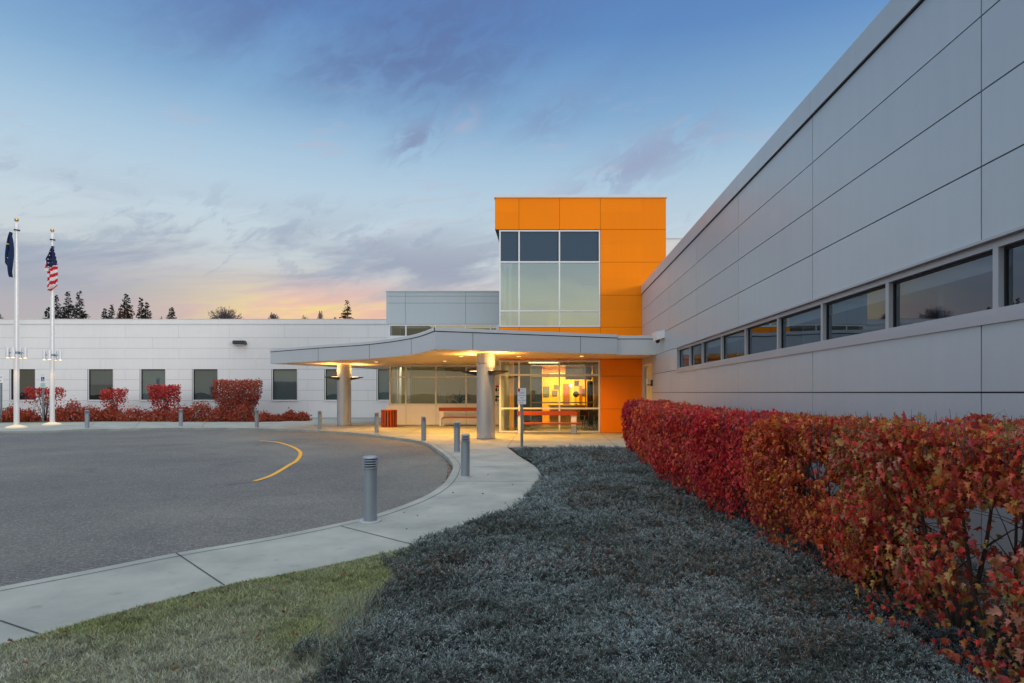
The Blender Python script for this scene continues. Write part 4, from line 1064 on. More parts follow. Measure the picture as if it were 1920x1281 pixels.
def text(body, size, m, loc, parent, rot=(math.pi/2,0,0), name='lettering', align='CENTER', ext=.001):
    c = bpy.data.curves.new('txt', 'FONT'); c.body = body; c.size = size; c.align_x = align; c.align_y = 'CENTER'; c.extrude = ext
    o = bpy.data.objects.new('txt', c); COL.objects.link(o); bpy.context.view_layer.update()
    me = bpy.data.meshes.new_from_object(o.evaluated_get(bpy.context.evaluated_depsgraph_get())); bpy.data.objects.remove(o)
    me.materials.clear(); me.materials.append(m)
    me.transform(Matrix.Translation(loc) @ Matrix.Rotation(rot[2], 4, 'Z') @ Matrix.Rotation(rot[0], 4, 'X'))
    return link(name, me, parent)
# entry sign
x_, y_ = gp(978.5, 838); s1 = thing('road_sign', 'small white lettered sign on a steel post at the tip of the juniper bed', 'sign', (x_, y_, 0))
sz0, sz1 = zz(758, y_), zz(728, y_)
m_ = MB(); m_.box(x_-.045, x_+.045, y_-.02, y_+.02, -.02, sz0+.3, M_steel); m_.box(x_-.012, x_+.012, y_-.026, y_-.0201, -.02, sz0+.02, M_steel); m_.build('post', s1)
m_ = MB(); m_.bbox(x_-.14, x_+.14, y_-.034, y_-.028, sz0, sz1, M_signw, .002); pp = m_.build('plate', s1)
m_ = MB(); m_.box(x_-.13, x_-.06, y_-.038, y_-.0345, sz1-.11, sz1-.01, M_red); m_.box(x_-.13, x_+.13, y_-.038, y_-.0345, sz1-.128, sz1-.122, M_ink); m_.build('emblem', pp)
for k, tx in enumerate(("PLEASE", "LOADING", "AND", "UNLOADING", "ONLY")): text(tx, .055 if len(tx) < 8 else .046, M_ink, (x_, y_-.036, sz1-.165-k*.078), pp)
text("NOTICE", .036, M_ink, (x_+.035, y_-.036, sz1-.05), pp)
# accessible parking sign
x_, y_ = gp(81, 791); s1 = thing('parking_sign', 'blue wheelchair symbol parking sign behind the flagpoles', 'sign', (x_, y_, 0), 'parking signs by the bed')
a0, a1, a2 = zz(727, y_), zz(718, y_), zz(702, y_)
m_ = MB(); m_.box(x_-.05, x_+.05, y_-.02, y_+.02, 0, a2-.1, M_steel); m_.build('post', s1)
m_ = MB(); m_.bbox(x_-.16, x_+.16, y_-.03, y_-.022, a1, a2, M_signw, .002); m_.box(x_-.105, x_+.105, y_-.034, y_-.0305, a1+.12, a1+.36, M_blue); pp = m_.build('plate', s1)
m_ = MB(); yy = y_-.038; pts = [(x_+.012+.055*math.cos(q), yy, a1+.205+.055*math.sin(q)) for q in [math.pi*.72+k*math.pi*1.2/10 for k in range(11)]]
m_.tube(pts, .008, M_signw, 5); m_.tube([(x_-.015, yy, a1+.30), (x_-.012, yy, a1+.225), (x_+.045, yy, a1+.222), (x_+.065, yy, a1+.165), (x_+.085, yy, a1+.17)], .009, M_signw, 5); m_.lathe([(.001,-.018),(.018,0),(.001,.018)], M_signw, (x_-.015, yy, a1+.325), 8); m_.build('wheelchair_symbol', pp)
text("RESERVED", .055, M_green, (x_, y_-.032, a2-.045), pp); text("PARKING", .055, M_green, (x_, y_-.032, a1+.06), pp)
m_ = MB(); m_.bbox(x_-.15, x_+.15, y_-.03, y_-.022, a0, a1-.02, mat('pale_green_plate', srgb(176,206,196), .5), .002); pp = m_.build('lower_plate', s1)
text("VAN", .10, M_green, (x_, y_-.032, (a0+a1)/2-.01), pp)
x_, y_ = gp(2.2, 791); s1 = thing('parking_sign', 'white black lettered sign on a steel post at the left edge of the photo', 'sign', (x_, y_, 0), 'parking signs by the bed')
a1, a2 = zz(718, y_), zz(702.5, y_)
m_ = MB(); m_.box(x_-.05, x_+.05, y_-.02, y_+.02, 0, a2-.1, M_steel); m_.build('post', s1)
m_ = MB(); m_.bbox(x_-.40, x_+.15, y_-.03, y_-.022, a1, a2, M_signw, .002); pp = m_.build('plate', s1)
text("EVAC", .17, M_black, (x_-.11, y_-.032, a1+.34), pp); text("AREA", .12, M_black, (x_-.11, y_-.032, a1+.14), pp)
# two small notices on the wall behind the column
for (px, py, m1, lab) in ((933, 728.5, M_red, 'red and black notice on the wall left of the entrance glass, upper one'), (933, 747.5, M_black, 'black pictogram notice on the wall left of the entrance glass, lower one')):
    y_ = D_M-.03; x_ = xx(px-.8, y_); z_ = zz(py, y_); n1 = thing('wall_notice', lab, 'sign', (x_, y_, z_), 'notices beside the entrance')
    m_ = MB(); m_.box(x_-.13, x_+.13, y_-.012, y_+.0, z_-.19, z_+.19, M_signw); m_.build('plate', n1)
    m_ = MB(); m_.box(x_-.10, x_+.10, y_-.017, y_-.013, z_+.05, z_+.16, m1); m_.box(x_-.10, x_+.0, y_-.017, y_-.013, z_-.16, z_+.02, M_black); m_.lathe([(.001,-.05),(.05,0),(.001,.05)], M_black, (x_+.07, y_-.015, z_-.09), 8); m_.build('pictogram', n1)
# wall pack lamp on left wing
z_ = zz(643.5, D_L); xa, xb = xx(441, D_L), xx(464, D_L)
wp = thing('wall_lamp', 'dark box lamp mounted on the pale wall of the left wing', 'wall lamp', (xa, D_L, z_))
m_ = MB(); m_.idx([(xa,D_L-.003,z_+.16),(xb-.1,D_L-.003,z_+.16),(xb,D_L-.003,z_-.1),(xa,D_L-.003,z_-.16),(xa,D_L-.35,z_+.16),(xb-.1,D_L-.35,z_+.16),(xb,D_L-.38,z_-.1),(xa,D_L-.38,z_-.06)], [(0,1,5,4),(4,5,6,7),(3,7,6,2),(0,4,7,3),(1,2,6,5),(0,3,2,1)], M_bronze); m_.build('housing', wp)
m_ = MB(); m_.box(xa+.1, xb-.15, D_L-.3, D_L-.08, z_-.17, z_-.13, M_signw); m_.build('lens', wp)

# flagpoles
def flagpole(px, py, top, label):
    x_, y_ = gp(px, py); p = thing('flagpole', label, 'flagpole', (x_, y_, 0), 'flagpoles'); ht = zz(top, y_)
    m_ = MB(); m_.lathe([(.45,0),(.45,.04),(.36,.09),(.2,.13),(.14,.16)], mat('pole_collar', srgb(232,222,196), .45), (x_, y_, 0), 24); m_.build('base_collar', p)
    m_ = MB(); m_.lathe([(.115,.1),(.112,4),(.085,8),(.062,ht-.6)], M_pole, (x_, y_, 0), 20); m_.build('pole', p)
    m_ = MB(); m_.lathe([(.09,ht-.62),(.09,ht-.3),(.03,ht-.29),(.03,ht-.2)], M_pole, (x_, y_, 0), 16); m_.lathe([(.13,ht-.67),(.13,ht-.62)], M_bronze, (x_+.02, y_, 0), 14); m_.build('truck', p)
    m_ = MB(); m_.lathe([(.005,-.095)]+[(.095*math.sin(q), -.095*math.cos(q)) for q in [k*math.pi/8 for k in range(1, 8)]]+[(.005,.095)], M_gold, (x_, y_, ht-.12), 16); m_.build('finial_ball', p)
    m_ = MB(); m_.tube([(x_+.09, y_-.05, ht-.65), (x_+.12, y_-.1, 1.3)], .006, M_signw, 4); m_.build('halyard', p)
    return x_, y_, ht
M_fr = mat('flag_red', srgb(200,24,44), .8, transl=.25); M_fw = mat('flag_white', srgb(232,228,230), .8, transl=.25); M_fb = mat('flag_navy', srgb(26,34,80), .8, transl=.2); M_fbl = mat('flag_blue', srgb(20,44,84), .8, transl=.2); M_fg = mat('flag_gold', srgb(220,190,120), .7)
def flag(name, x_, y_, y0, rows, label, colf):
    """rows = [(photo y, left photo x, right photo x)], photo x relative to the pole"""
    t = rows; n = 60; mcols = 18; m_ = MB(); sc = F/y_
    g = []
    for i in range(n+1):
        py = t[0][0] + (t[-1][0]-t[0][0])*i/n
        for k in range(len(t)-1):
            if t[k][0] <= py <= t[k+1][0]: break
        q = (py-t[k][0])/(t[k+1][0]-t[k][0]); l = t[k][1]+(t[k+1][1]-t[k][1])*q; r = t[k][2]+(t[k+1][2]-t[k][2])*q
        row = []
        for j in range(mcols+1):
            s = j/mcols; xp = l+(r-l)*s
            row.append((x_+xp/sc, y_-.16-.07*math.sin(s*9+i*.09)-.04*math.sin(s*17+1), zz(py, y_), xp, py))
        g.append(row)
    for i in range(n):
        for j in range(mcols):
            A, B, C_, D = g[i][j], g[i][j+1], g[i+1][j+1], g[i+1][j]
            m_.face([A[:3], D[:3], C_[:3], B[:3]], colf((A[3]+C_[3])/2, (A[4]+C_[4])/2, i, j), True)
    o = m_.build(name); tag(o, label, 'flag'); return o
x1_, y1_, h1_ = flagpole(31, 802.3, 408, 'white flagpole with a dark blue flag, the left one')
x2_, y2_, h2_ = flagpole(98, 796.7, 428, 'white flagpole flying the striped flag, the right one')
def us(xp, py, i, j):
    u = py + xp*.62
    if py < 502 - xp*.75 + 4 and xp > -4+ (py-463)*-.02 and py < 503:
        return M_fw if (i % 5 == 2 and j % 5 == 2 + 0*(i % 2)) else M_fb
    return M_fr if int((u-500)//6.2) % 2 else M_fw
flag('striped_flag', x2_, y2_, 0, [(463,5,6.5),(480,-1,9),(487,-5,10),(492,-5.5,11),(500,-6,12),(508,-9,13),(511,-4,13.5),(520,-5,14),(530,-5.5,15.5),(536,-6,16),(541,-6,11),(546,-6.5,4)], 'red and white striped flag with starry blue corner hanging limp', us)
def ak(xp, py, i, j):
    return M_fg if ((abs(xp+9.5) < .8 and abs(py-459.5) < 1) or (abs(xp+9.3) < 1 and abs(py-485) < 1.1)) else M_fbl
flag('blue_flag', x1_, y1_, 0, [(437,-6,-4.5),(450,-9,-3),(465,-11.5,-2.5),(480,-14.5,-2),(494,-16.5,-2),(500,-13,-2),(512,-11.5,-2),(518,-10,-2),(521,-8,-3)], 'dark blue flag with small gold stars hanging limp', ak)
def cluster(x_, y_, pz, label):
    z_ = zz(pz, y_); c = thing('pole_lamp_cluster', label, 'light fixture', (x_, y_, z_), 'lamp clusters on the flagpoles')
    m_ = MB(); m_.lathe([(.13,-.06),(.13,.06)], M_steel, (x_, y_, z_), 16); m_.build('collar', c)
    for k in range(4):
        a_ = math.radians(20+90*k); q = (x_+.36*math.cos(a_), y_+.36*math.sin(a_))
        m_ = MB(); m_.lathe([(.085,-.26),(.085,.26)], M_alu_l, (q[0], q[1], z_), 16); m_.tube([(x_+.1*math.cos(a_), y_+.1*math.sin(a_), z_), (q[0]-.08*math.cos(a_), q[1]-.08*math.sin(a_), z_)], .025, M_steel, 6); lo = m_.build('lamp', c)
        m_ = MB(); m_.lathe([(.07,-.275),(.07,-.262)], M_dl, (q[0], q[1], z_), 14); m_.build('lens', lo)
        if k in (1, 2, 3, 0):
            l = spot((q[0], q[1], z_-.29), (-math.cos(a_)*.05, -math.sin(a_)*.05, -1), 60, 46, .9, (1,.60,.20)); l.parent = c; l.matrix_parent_inverse = wmat(c).inverted()
cluster(x1_, y1_, 661.5, 'four cylinder downlights ringing the left flagpole')
cluster(x2_, y2_, 666, 'four cylinder downlights ringing the right flagpole')

# ------------------------------------------------------------------ vegetation
LEAF = np.array([(0,0,0),(.26,.06,.10),(.42,.26,.20),(.20,.40,.09),(.30,.70,.14),(.10,.64,.03),(0,1.0,-.16),(-.10,.64,.03),(-.30,.70,.14),(-.20,.40,.09),(-.42,.26,.20),(-.26,.06,.10)])
LEAF_F = np.array([(0,1,2),(0,2,3),(0,3,5),(3,4,5),(0,5,6),(0,6,7),(0,7,9),(7,8,9),(0,9,10),(0,10,11)])
LEAF_S = np.array([(0,0,0),(.38,.45,.08),(0,1,0),(-.38,.45,.08)]); LEAF_SF = np.array([(0,1,2),(0,2,3)])
def leaves_mesh(name, P, tip, nrm, size, cols, parent, lobed=True, material=None):
    V0, F0 = (LEAF, LEAF_F) if lobed else (LEAF_S, LEAF_SF)
    n = len(P); tip = tip/np.linalg.norm(tip, axis=1)[:,None]
    side = np.cross(tip, nrm); side /= np.linalg.norm(side, axis=1)[:,None] + 1e-9; up = np.cross(side, tip)
    V = P[:,None,:] + size[:,None,None]*(V0[None,:,0:1]*side[:,None,:] + V0[None,:,1:2]*tip[:,None,:] + V0[None,:,2:3]*up[:,None,:]*1.6)
    Fq = (np.arange(n)*len(V0))[:,None,None] + F0[None]
    C = np.repeat(cols, len(V0), 0)
    return np_mesh(name, V.reshape(-1,3), Fq.reshape(-1,3), material or M_leaf, C, parent)
PAL = {'red': [(.60,.055,.05),(.42,.03,.045),(.68,.10,.045),(.34,.03,.045),(.62,.17,.05),(.55,.04,.07)],
       'orange': [(.60,.15,.035),(.48,.09,.03),(.42,.06,.04),(.58,.24,.05),(.36,.07,.04),(.50,.05,.04)],
       'mixed': [(.46,.075,.035),(.52,.17,.045),(.38,.045,.05),(.42,.25,.07),(.62,.07,.05),(.34,.11,.045),(.48,.22,.15),(.24,.19,.06)],
       'crimson': [(.58,.035,.045),(.44,.025,.045),(.64,.07,.045),(.34,.025,.05),(.60,.13,.045)],
       'orangered': [(.66,.13,.05),(.60,.06,.05),(.70,.20,.06),(.50,.05,.06),(.40,.04,.04)],
       'rust': [(.44,.09,.045),(.50,.14,.055),(.32,.07,.04),(.34,.15,.08),(.56,.08,.05)]}
def pick(R, pal, n, P, seed, var=.3):
    pal = np.array(PAL[pal])*1.28; g = fbm(P*2.2, seed, 2); k = ((g-.2)*1.6*len(pal) + R.normal(0, 1.3, n)).astype(int) % len(pal)
    return pal[k]*R.uniform(1-var, 1+var, (n,1))
def hedge(x0, x1, y0, y1, h, n, size, pal, seed, label, hole=.42, lobed=True, thin=()):
    R = np.random.default_rng(seed); cx, cy = (x0+x1)/2, (y0+y1)/2
    t = thing('hedge_shrub', label, 'shrub', (cx, cy, 0), 'clipped maple hedge along the side wing')
    m = int(n*2.6); u = R.uniform(-1, 1, (m,3))
    # push towards the faces
    ax = R.choice([0,0,1,2,2], m); sg = R.choice([-1,-1,1], m); shell = 1-np.abs(R.normal(0, .22, m)); 
    for a_ in range(3):
        k = ax == a_; u[k, a_] = np.clip((sg[k] if a_ != 2 else 1)*shell[k], -1, 1)
    u[:,1] += R.normal(0, .02, m)
    # a quarter fill the volume
    f = R.random(m) < .22; u[f] = R.uniform(-1, 1, (f.sum(), 3))
    hz = (u[:,2]+1)/2
    taper = .72+.28*np.clip(hz*2.4, 0, 1)
    r = np.sqrt(np.maximum(u[:,0]**2*.35+u[:,1]**2*.35, 0)); 
    lump = (fbm(np.stack([u[:,0]*2, u[:,1]*3+seed, u[:,2]*2], 1), seed, 2)-.5)*.22
    round_ = np.where(u[:,0] < 0, 1 - .62*((1-u[:,1])/2)**1.15, 1 - .3*((1-u[:,1])/2)) - .22*np.clip((u[:,1]-.8)/.2, 0, 1)**2
    dip = 1 - .15*np.clip((np.abs(u[:,1])-.6)/.4, 0, 1)**2 + .13*(fbm(np.stack([u[:,0]*2.5, u[:,1]*(y1-y0)*2.2+seed, hz*0], 1), seed+3, 3)-.5)
    P = np.stack([cx + u[:,0]*(x1-x0)/2*taper*(1+lump)*round_, cy + u[:,1]*(y1-y0)/2*taper**.5*(1+lump*.4), .08+hz*(h-.08)*dip*(1+lump*.10)], 1)
    g = .62*fbm(P*np.array([.3,2.2,2.2]), seed+5, 3) + .38*fbm(P*3.0, seed+6, 2)
    thr = hole*np.clip(1.15-hz*.35, .6, 1.15) - .04
    keep = (g > thr) | (R.random(m) < .18) | (hz > .93)
    keep &= ~((hz < .22) & (R.random(m) < .45))
    for (sx, sy, sz_, dx_, dz_, rad_) in thin:      # bare spots right through the shrub
        dv = np.array([dx_, 1, dz_]); dv /= np.linalg.norm(dv); w_ = P-np.array([sx, sy, sz_]); pr = w_@dv; ds = np.linalg.norm(w_-pr[:,None]*dv, axis=1)
        keep &= (ds > rad_*(.65+.8*fbm(P*5, 91, 2))) | (R.random(m) < .05)
    P = P[keep][:n]; u = u[keep][:n]; k = len(P)
    out = np.stack([u[:,0]*1.2, u[:,1]*.4, u[:,2]*.4], 1) + R.normal(0, .45, (k,3))
    cl = np.stack([fbm(P*7, seed+20+q, 2) for q in range(3)], 1)-.5; cl2 = np.stack([fbm(P*8, seed+30+q, 2) for q in range(3)], 1)-.5
    fc = np.stack([u[:,0]*1.3, u[:,1]*.35, u[:,2]*.5], 1)
    nrm = fc + cl*3.4 + np.array([0,0,.45]) + R.normal(0, .30, (k,3)); nrm /= np.linalg.norm(nrm, axis=1)[:,None]
    tip = np.array([0,0,-1.0]) + cl2*2.6 + R.normal(0, .35, (k,3)) + fc*.3
    top = (P[:,2] > h-.10); P[top,2] += np.where(R.random(top.sum()) < .3, np.minimum(R.exponential(.014, top.sum()), .035), 0)
    tip[top] = R.normal(0, .6, (top.sum(),3)) + np.array([0,0,.3])
    s = np.clip(np.exp(R.normal(0, .30, k)), .45, 1.7)*size
    leaves_mesh('foliage', P, tip, nrm, s, pick(R, pal, k, P, seed), t, lobed)
    rr = random.Random(seed); b = MB(); nst = max(3, int((y1-y0)/.42))
    for i in range(nst):
        yb = y0+(i+.5)/nst*(y1-y0)+rr.uniform(-.1,.1); xb = cx+rr.uniform(-.12,.12)
        for q in range(3):
            p = Vector((xb+rr.uniform(-.03,.03), yb+rr.uniform(-.04,.04), -.02)); d = Vector((rr.uniform(-.28,.28), rr.uniform(-.3,.3), 1)).normalized(); pts = [p.copy()]; rad = [rr.uniform(.013,.024)]
            for s_ in range(6):
                p = p + d*(h/6.1); d = (d+Vector((rr.uniform(-.14,.14), rr.uniform(-.14,.14), .1))).normalized(); pts.append(p.copy()); rad.append(rad[0]*(1-.14*(s_+1)))
                for _ in range(2):
                    if s_ > 0:
                        e = Vector((rr.uniform(-1,1), rr.uniform(-1,1), rr.uniform(.0,.9))).normalized()*rr.uniform(.18,.45); mid = p+e*.5+Vector((0,0,.02))
                        end = p+e; end.x = min(max(end.x, x0+.05), x1-.05); end.z = min(end.z, h+.03); b.tube([p, mid, end], [rad[-1]*.45, rad[-1]*.3, .0018], M_bark, 4)
            b.tube(pts, rad, M_bark, 6)
    for i in range(int(60*(y1-y0))):        # bare twig ends along the top
        xt = rr.uniform(x0+.05, x1-.05); yt = rr.uniform(y0, y1); b.tube([(xt, yt, h-.16), (xt+rr.uniform(-.05,.05), yt+rr.uniform(-.05,.05), h+rr.uniform(-.02,.10))], [.0035, .0014], M_bark, 4)
    b.build('stems', t)
hedge(2.22, 3.42, 2.20, 4.82, 1.57, 18500, .044, 'mixed', 101, 'nearest hedge shrub, loose orange and red leaves with gaps showing the wall', hole=.58, thin=((2.7,3.6,.976,.75,-.23,.15), (2.7,3.75,.70,.72,-.30,.09), (2.75,4.35,1.25,.63,-.13,.06), (2.7,4.2,.86,.64,-.22,.07), (2.7,3.3,1.05,.82,-.23,.09)))
hedge(2.28, 3.40, 4.90, 7.10, 1.50, 17500, .043, 'orange', 102, 'second nearest hedge shrub, orange brown leaves with bare stems low down', hole=.50, thin=((2.7,6.0,1.02,.453,-.13,.10), (2.7,6.3,.80,.43,-.16,.08), (2.7,5.6,.90,.48,-.16,.07), (2.7,6.6,1.15,.41,-.10,.06)))
hedge(2.14, 3.35, 7.20, 9.10, 1.48, 12500, .047, 'crimson', 107, 'third nearest hedge shrub, deep red with a few orange leaves', hole=.42)
hedge(1.92, 3.35, 9.15, 11.9, 1.48, 10500, .056, 'red', 103, 'fourth nearest hedge shrub, dense red leaves, bulging furthest over the junipers', hole=.36)
hedge(2.05, 3.35, 11.85, 14.9, 1.50, 8500, .064, 'orangered', 104, 'fifth nearest hedge shrub, orange red leaves', hole=.34)
hedge(2.20, 3.35, 14.85, 17.8, 1.52, 7500, .072, 'crimson', 105, 'farthest hedge shrub, crimson leaves, beside the orange wall', hole=.34)

def blob_shrub(px0, px1, top, d, base_z, n, pal, seed, label, name='red_shrub', cat='shrub', group=None, size=.09, bare=.5, flat=True, zmin=.15):
    R = np.random.default_rng(seed); x0, x1 = xx(px0, d), xx(px1, d); n = int(n*1.5); h = zz(top, d); cx = (x0+x1)/2; rx = (x1-x0)/2
    t = thing(name, label, cat, (cx, d, 0), group)
    th = R.uniform(0, 2*np.pi, n); rr = np.sqrt(R.random(n))**.6; hz = R.random(n)**(.6 if bare > .3 else .8)
    prof = (.55+.45*np.clip(hz*1.8, 0, 1)) if flat else np.sqrt(np.clip(1-hz**2, .02, 1))
    lump = 1+(fbm(np.stack([np.cos(th)*2, np.sin(th)*2, hz*3], 1), seed)-.5)*.5
    if not flat: lump = 1+(fbm(np.stack([np.cos(th)*rr*3.5+seed, np.sin(th)*rr*3.5, hz*0], 1), seed, 3)-.55)*1.5
    P = np.stack([cx+rx*rr*np.cos(th)*prof*(lump if flat else 1+(lump-1)*.3), d+min(rx, 1.1)*rr*np.sin(th)*prof*(lump if flat else 1), zmin+(h-zmin)*hz*(1+(lump-1)*(.2 if flat else 1.0))], 1)
    P += R.normal(0, .035, P.shape)
    keep = R.random(n) < np.clip(1-bare*(1-hz)*1.8, .12, 1)
    P = P[keep]; k = len(P); u = P-np.array([cx, d, h*.5])
    leaves_mesh('foliage', P, R.normal(0, 1, (k,3))+u*.4, R.normal(0,.5,(k,3))+u, R.uniform(.7,1.3,k)*size*1.25, pick(R, pal, k, P, seed)*np.array([.78,.62,.62]), t, False)
    r2 = random.Random(seed); b = MB()
    for q in range(16 if flat else 10):
        p = Vector((cx+r2.uniform(-.12,.12), d+r2.uniform(-.1,.1), -.02)); a_ = r2.uniform(0, 6.28); e = Vector((math.cos(a_)*rx*.75*r2.random(), math.sin(a_)*min(rx,1)*.6*r2.random(), h*.9))
        b.tube([p, p+e*.5+Vector((e.x*.1, 0, 0)), p+e], [.018,.011,.003], M_bark, 4)
        for _ in range(3):
            s_ = p+e*r2.uniform(.35,.8); b.tube([s_, s_+Vector((r2.uniform(-.35,.35)*rx, r2.uniform(-.3,.3), r2.uniform(.1,.3)*h))], [.007,.002], M_bark, 4)
    b.build('stems', t)
blob_shrub(58, 113, 728, 38.2, 0, 1900, 'red', 201, 'thin red topped shrub behind the right flagpole', group='clipped red shrubs by the left wing', bare=.95)
blob_shrub(193, 233, 731, 38.2, 0, 1500, 'red', 202, 'small red topped shrub below the half blinded window', group='clipped red shrubs by the left wing', bare=.85)
blob_shrub(284, 332, 724, 38.2, 0, 2600, 'crimson', 203, 'bright crimson clipped shrub between two windows', group='clipped red shrubs by the left wing', bare=.5)
blob_shrub(405, 486, 714, 38.2, 0, 5200, 'rust', 204, 'widest clipped shrub, dark red, right of the third window', group='clipped red shrubs by the left wing', bare=.15)
lows = [(-30,20,770),(8,42,768),(36,70,772),(96,132,766),(118,158,758),(146,192,768),(186,230,765),(226,282,768),(276,332,772),(322,362,766),(350,402,759),(392,440,766),(430,482,764),(478,512,777),(508,530,781),(530,560,773),(556,578,777)]
lr = random.Random(4)
lowlab = ['low rust red shrub at the left photo edge', 'low rust red shrub left of the left flagpole', 'low rust red shrub between the two flagpoles', 'low rust red shrub just right of the right flagpole', 'taller low shrub with grey seed heads left of the leftmost bollard',
          'low rust red shrub behind the leftmost bollard', 'low shrub at the foot of the small red topped shrub', 'low brown shrub between the small and the crimson clipped shrubs', 'low shrub at the foot of the crimson clipped shrub', 'low shrub behind the bollard right of the crimson shrub',
          'highest mound of the low shrubs, left of the widest clipped shrub', 'low shrub under the left half of the widest clipped shrub', 'low shrub under the right half of the widest clipped shrub', 'small low shrub right of the bollard by the widest shrub', 'tiny low brown shrub in the gap under the fifth window', 'spiky low brown shrub under the right of the fifth window', 'last low brown shrub at the right end of the bed']
for i, ((a_, b_, tp), lab) in enumerate(zip(lows, lowlab)):
    blob_shrub(a_-3, b_+3, tp, 36.9+lr.uniform(-.25,.9), 0, 900, 'rust', 300+i, lab, 'low_shrub', 'shrub', 'low rust coloured shrubs in the bed', .085, .0, False, .0)

# conifers
def spruce(px, top, d, wpx, seed, label, sparse=.0, rust=0):
    R = random.Random(seed); Rn = np.random.default_rng(seed); x_ = xx(px, d); h = zz(top, d); rad = wpx*d/F/2
    t = thing('spruce_tree', label, 'tree', (x_, d, 0), 'spruces beyond the left wing')
    b = MB(); b.tube([(x_, d, -.1), (x_+.1, d, h*.5), (x_, d, h)], [.22, .13, .02], M_bark, 6); b.build('trunk', t)
    P = []; T = []; S = []; zv = zz(598, D_L); zv = H + (zv-H)*d/D_L - .2; zb = zv-2.5; nz_ = int((h-zb)*7.5)
    for i in range(nz_):
        z = h-.1-(h-zb)*(i/nz_); f = (h-z)/(h-zv); r0 = rad*(.05+1.0*min(f, 1.25)**.9)
        for k in range(int(5+5*min(f,1))):
            if R.random() < sparse: continue
            a_ = R.uniform(0, 6.28); L = r0*R.uniform(.55, 1.15); m = max(2, int(L/.10))
            for q in range(m):
                s = (q+.6)/m; P.append((x_+math.cos(a_)*L*s, d+math.sin(a_)*L*s, z-.45*L*s+.35*L*s*s+R.uniform(-.06,.06))); T.append((math.cos(a_+R.uniform(-.9,.9)), math.sin(a_+R.uniform(-.9,.9)), R.uniform(-.7,.3))); S.append(R.uniform(.16,.30))
    P = np.array(P); n = len(P); c = np.array([.018,.028,.022])*Rn.uniform(.6,1.6,(n,1))
    if rust: k = (P[:,2] < zv+rust*.5) & (Rn.random(n) < .6); c[k] = np.array([.11,.035,.015])*Rn.uniform(.6,1.4,(k.sum(),1))
    leaves_mesh('crown', P, np.array(T), Rn.normal(0,1,(n,3)), np.array(S), c, t, False, M_need)
for i, a_ in enumerate(((106,553,74,20,.25,0,'leftmost spruce above the roof, partly behind the right flagpole'), (128,546.5,76,27,.3,1.5,'middle spruce of the tallest three on the left'), (149,546,75,28,.38,0,'right spruce of the tallest three, ragged'),
                        (90,576,73,16,.3,0,'short spruce top left of the right flagpole'), (197,578,80,13,.2,0,'small spruce, left of the pair before the broad spruce'), (209,571,80,14,.25,0,'spruce just left of the broad spruce'),
                        (237,551,76,32,.12,3,'broad rusty based spruce above the roof'), (264,558,79,15,.2,0,'slender spruce right of the broad one'), (276,566.5,79,15,.2,0,'shorter slender spruce of the pair right of the broad one'),
                        (321,576,80,18,.15,1,'lone small spruce between the pairs and the round bare tree'), (651,563,70,27,.45,2.5,'lone ragged spruce near the grey lobby block'))):
    spruce(a_[0], a_[1], a_[2], a_[3], 500+i, a_[6], a_[4], a_[5])
M_twig = mat('twigs', srgb(104,92,98), .9)
def bare_tree(px, top, d, wpx, seed, label, n=70, m=None):
    R = random.Random(seed); x_ = xx(px, d); h = zz(top, d); rad = wpx*d/F/2
    t = thing('bare_tree', label, 'tree', (x_, d, 0), 'leafless trees beyond the left wing')
    b = MB(); b.tube([(x_, d, -.1), (x_, d, h*.45)], [.25,.16], M_bark, 6); b.build('trunk', t)
    b = MB(); hh = max(rad*.95, 1.6); c = Vector((x_, d, h-hh)); mm = m or M_twig
    for i in range(n):
        a_ = R.uniform(0, 6.28); v = R.uniform(-.1, 1); rr = math.sqrt(max(0, 1-v*v)); e = Vector((math.cos(a_)*rr*rad, math.sin(a_)*rr*rad*.6, max(v, .12)*hh))*R.uniform(.8, 1)
        b.tube([c, c+e*.45+Vector((0,0,.1*h*R.random())), c+e], [.05,.03,.014], mm, 4)
        for _ in range(11):
            s_ = c+e*R.uniform(.5,.98); f = Vector((R.uniform(-1,1), R.uniform(-.6,.6), R.uniform(0,1.3)))*min(rad,2)*.16; b.tube([s_, s_+f*.5, s_+f], [.022,.016,.008], mm, 3)
    b.build('crown', t)
bare_tree(423, 574, 78, 84, 1, 'wide round leafless tree above the roof', 120)
bare_tree(513, 586, 80, 28, 2, 'small leafless tree right of the wide round one', 45)
bare_tree(601, 585, 82, 16, 3, 'small leafless tree just left of the lone ragged spruce', 30, mat('twig_light', srgb(150,132,116), .9))
bare_tree(628, 591, 84, 9, 4, 'tiny leafless tree top beside the lone ragged spruce', 20, mat('twig_light', srgb(150,132,116), .9))
bare_tree(572, 592, 84, 22, 5, 'low yellowish leafless tree top between the two small ones', 30, mat('twig_yel', srgb(170,150,110), .9))
bare_tree(302, 593, 84, 9, 6, 'tiny leafless tree top left of the lone small spruce', 16)
bare_tree(-3, 584, 78, 20, 7, 'leafless tree at the left edge of the photo', 40)
bare_tree(225, 580, 82, 16, 8, 'thin leafless tree behind the broad spruce', 24)

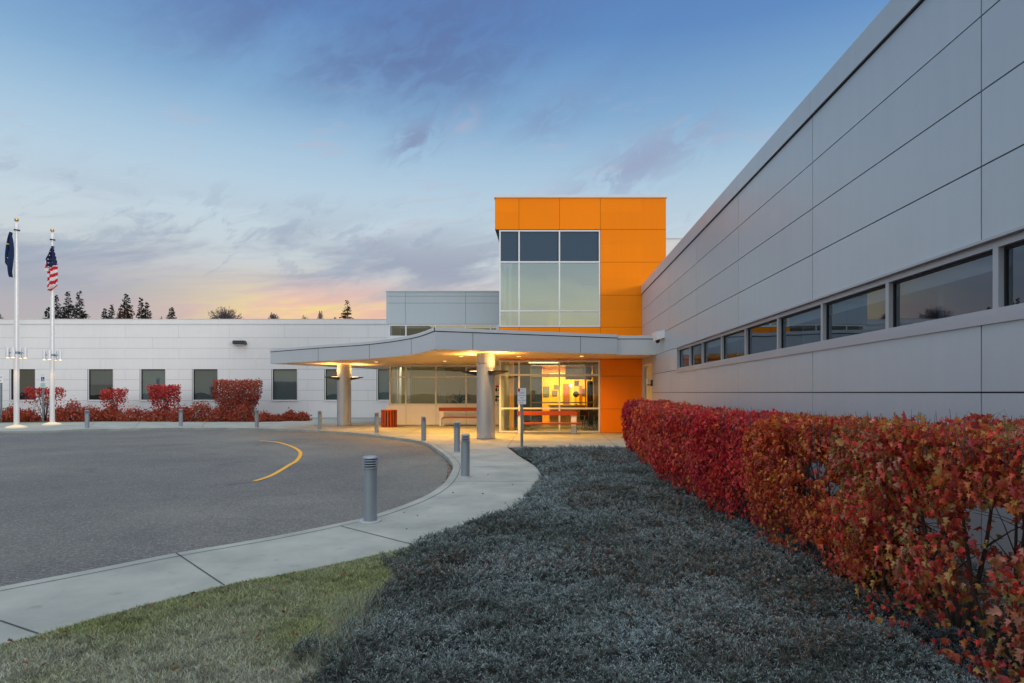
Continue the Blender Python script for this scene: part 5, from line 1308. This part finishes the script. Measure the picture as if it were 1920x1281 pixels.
# fallen leaves
def fallen():
    R = np.random.default_rng(77); P = []
    kk = [p for p in kerb if -8 < p[0] < -1 and p[1] < 18]
    for i in range(210):
        p = kk[R.integers(len(kk))]; P.append((p[0]-abs(R.normal(0,.05))-.02+R.normal(0,.04), p[1]+R.normal(0,.08), -.085))
    for (px, py, nn) in ((846, 868, 60), (838, 898, 40), (250, 1054, 40), (190, 1064, 30), (560, 998, 16)):
        c_ = gp(px, py)
        near = min(range(len(kerb)), key=lambda q: (kerb[q][0]-c_[0])**2+(kerb[q][1]-c_[1])**2)
        for i in range(nn):
            j = min(max(int(near+R.normal(0, 2.2)), 1), len(kerb)-2); t = R.random(); p = (kerb[j][0]+(kerb[j+1][0]-kerb[j][0])*t, kerb[j][1]+(kerb[j+1][1]-kerb[j][1])*t)
            P.append((p[0]-.02-abs(R.normal(0,.05)), p[1]+R.normal(0,.02), -.085))
    for i in range(40): 
        p = gp(R.uniform(640, 1000), R.uniform(842, 1040)); P.append((p[0], p[1], .008)) if inpoly(np.array([p[0]]), np.array([p[1]]), slab)[0] else None
    for i in range(70):
        p = gp(R.uniform(0, 780), R.uniform(1030, 1275))
        if inpoly(np.array([p[0]]), np.array([p[1]]), lawn_poly)[0]: P.append((p[0], p[1], .035))
    for i in range(420):
        x_, y_ = R.uniform(-2.4, 3.2), R.uniform(3.4, 17)
        if R.random() > np.clip((x_+3)/5.5, .12, 1)**2: continue
        if inpoly(np.array([x_]), np.array([y_]), jun_poly)[0]: P.append((x_, y_, float(jheight(np.array([x_]), np.array([y_]))[0])+.03))
    for i in range(500):
        x_, y_ = R.normal(2.2, .22), R.uniform(3.6, 17.5); P.append((x_, y_, float(jheight(np.array([x_]), np.array([y_]))[0])+R.uniform(-.02,.05)))
    P = np.array(P); n = len(P)
    o = leaves_mesh('fallen_leaves', P, R.normal(0,1,(n,3))*np.array([1,1,.25]), R.normal(0,.3,(n,3))+np.array([0,0,1]), R.uniform(.022,.045,n), np.array([(.26,.08,.04),(.30,.16,.08),(.38,.31,.22),(.22,.06,.04),(.24,.17,.11)])[R.integers(0,5,n)]*R.uniform(.7,1.2,(n,1)), None)
    tag(o, 'scattered fallen brown and red leaves along the kerb and over the junipers', 'fallen leaves', None, 'stuff')
fallen()
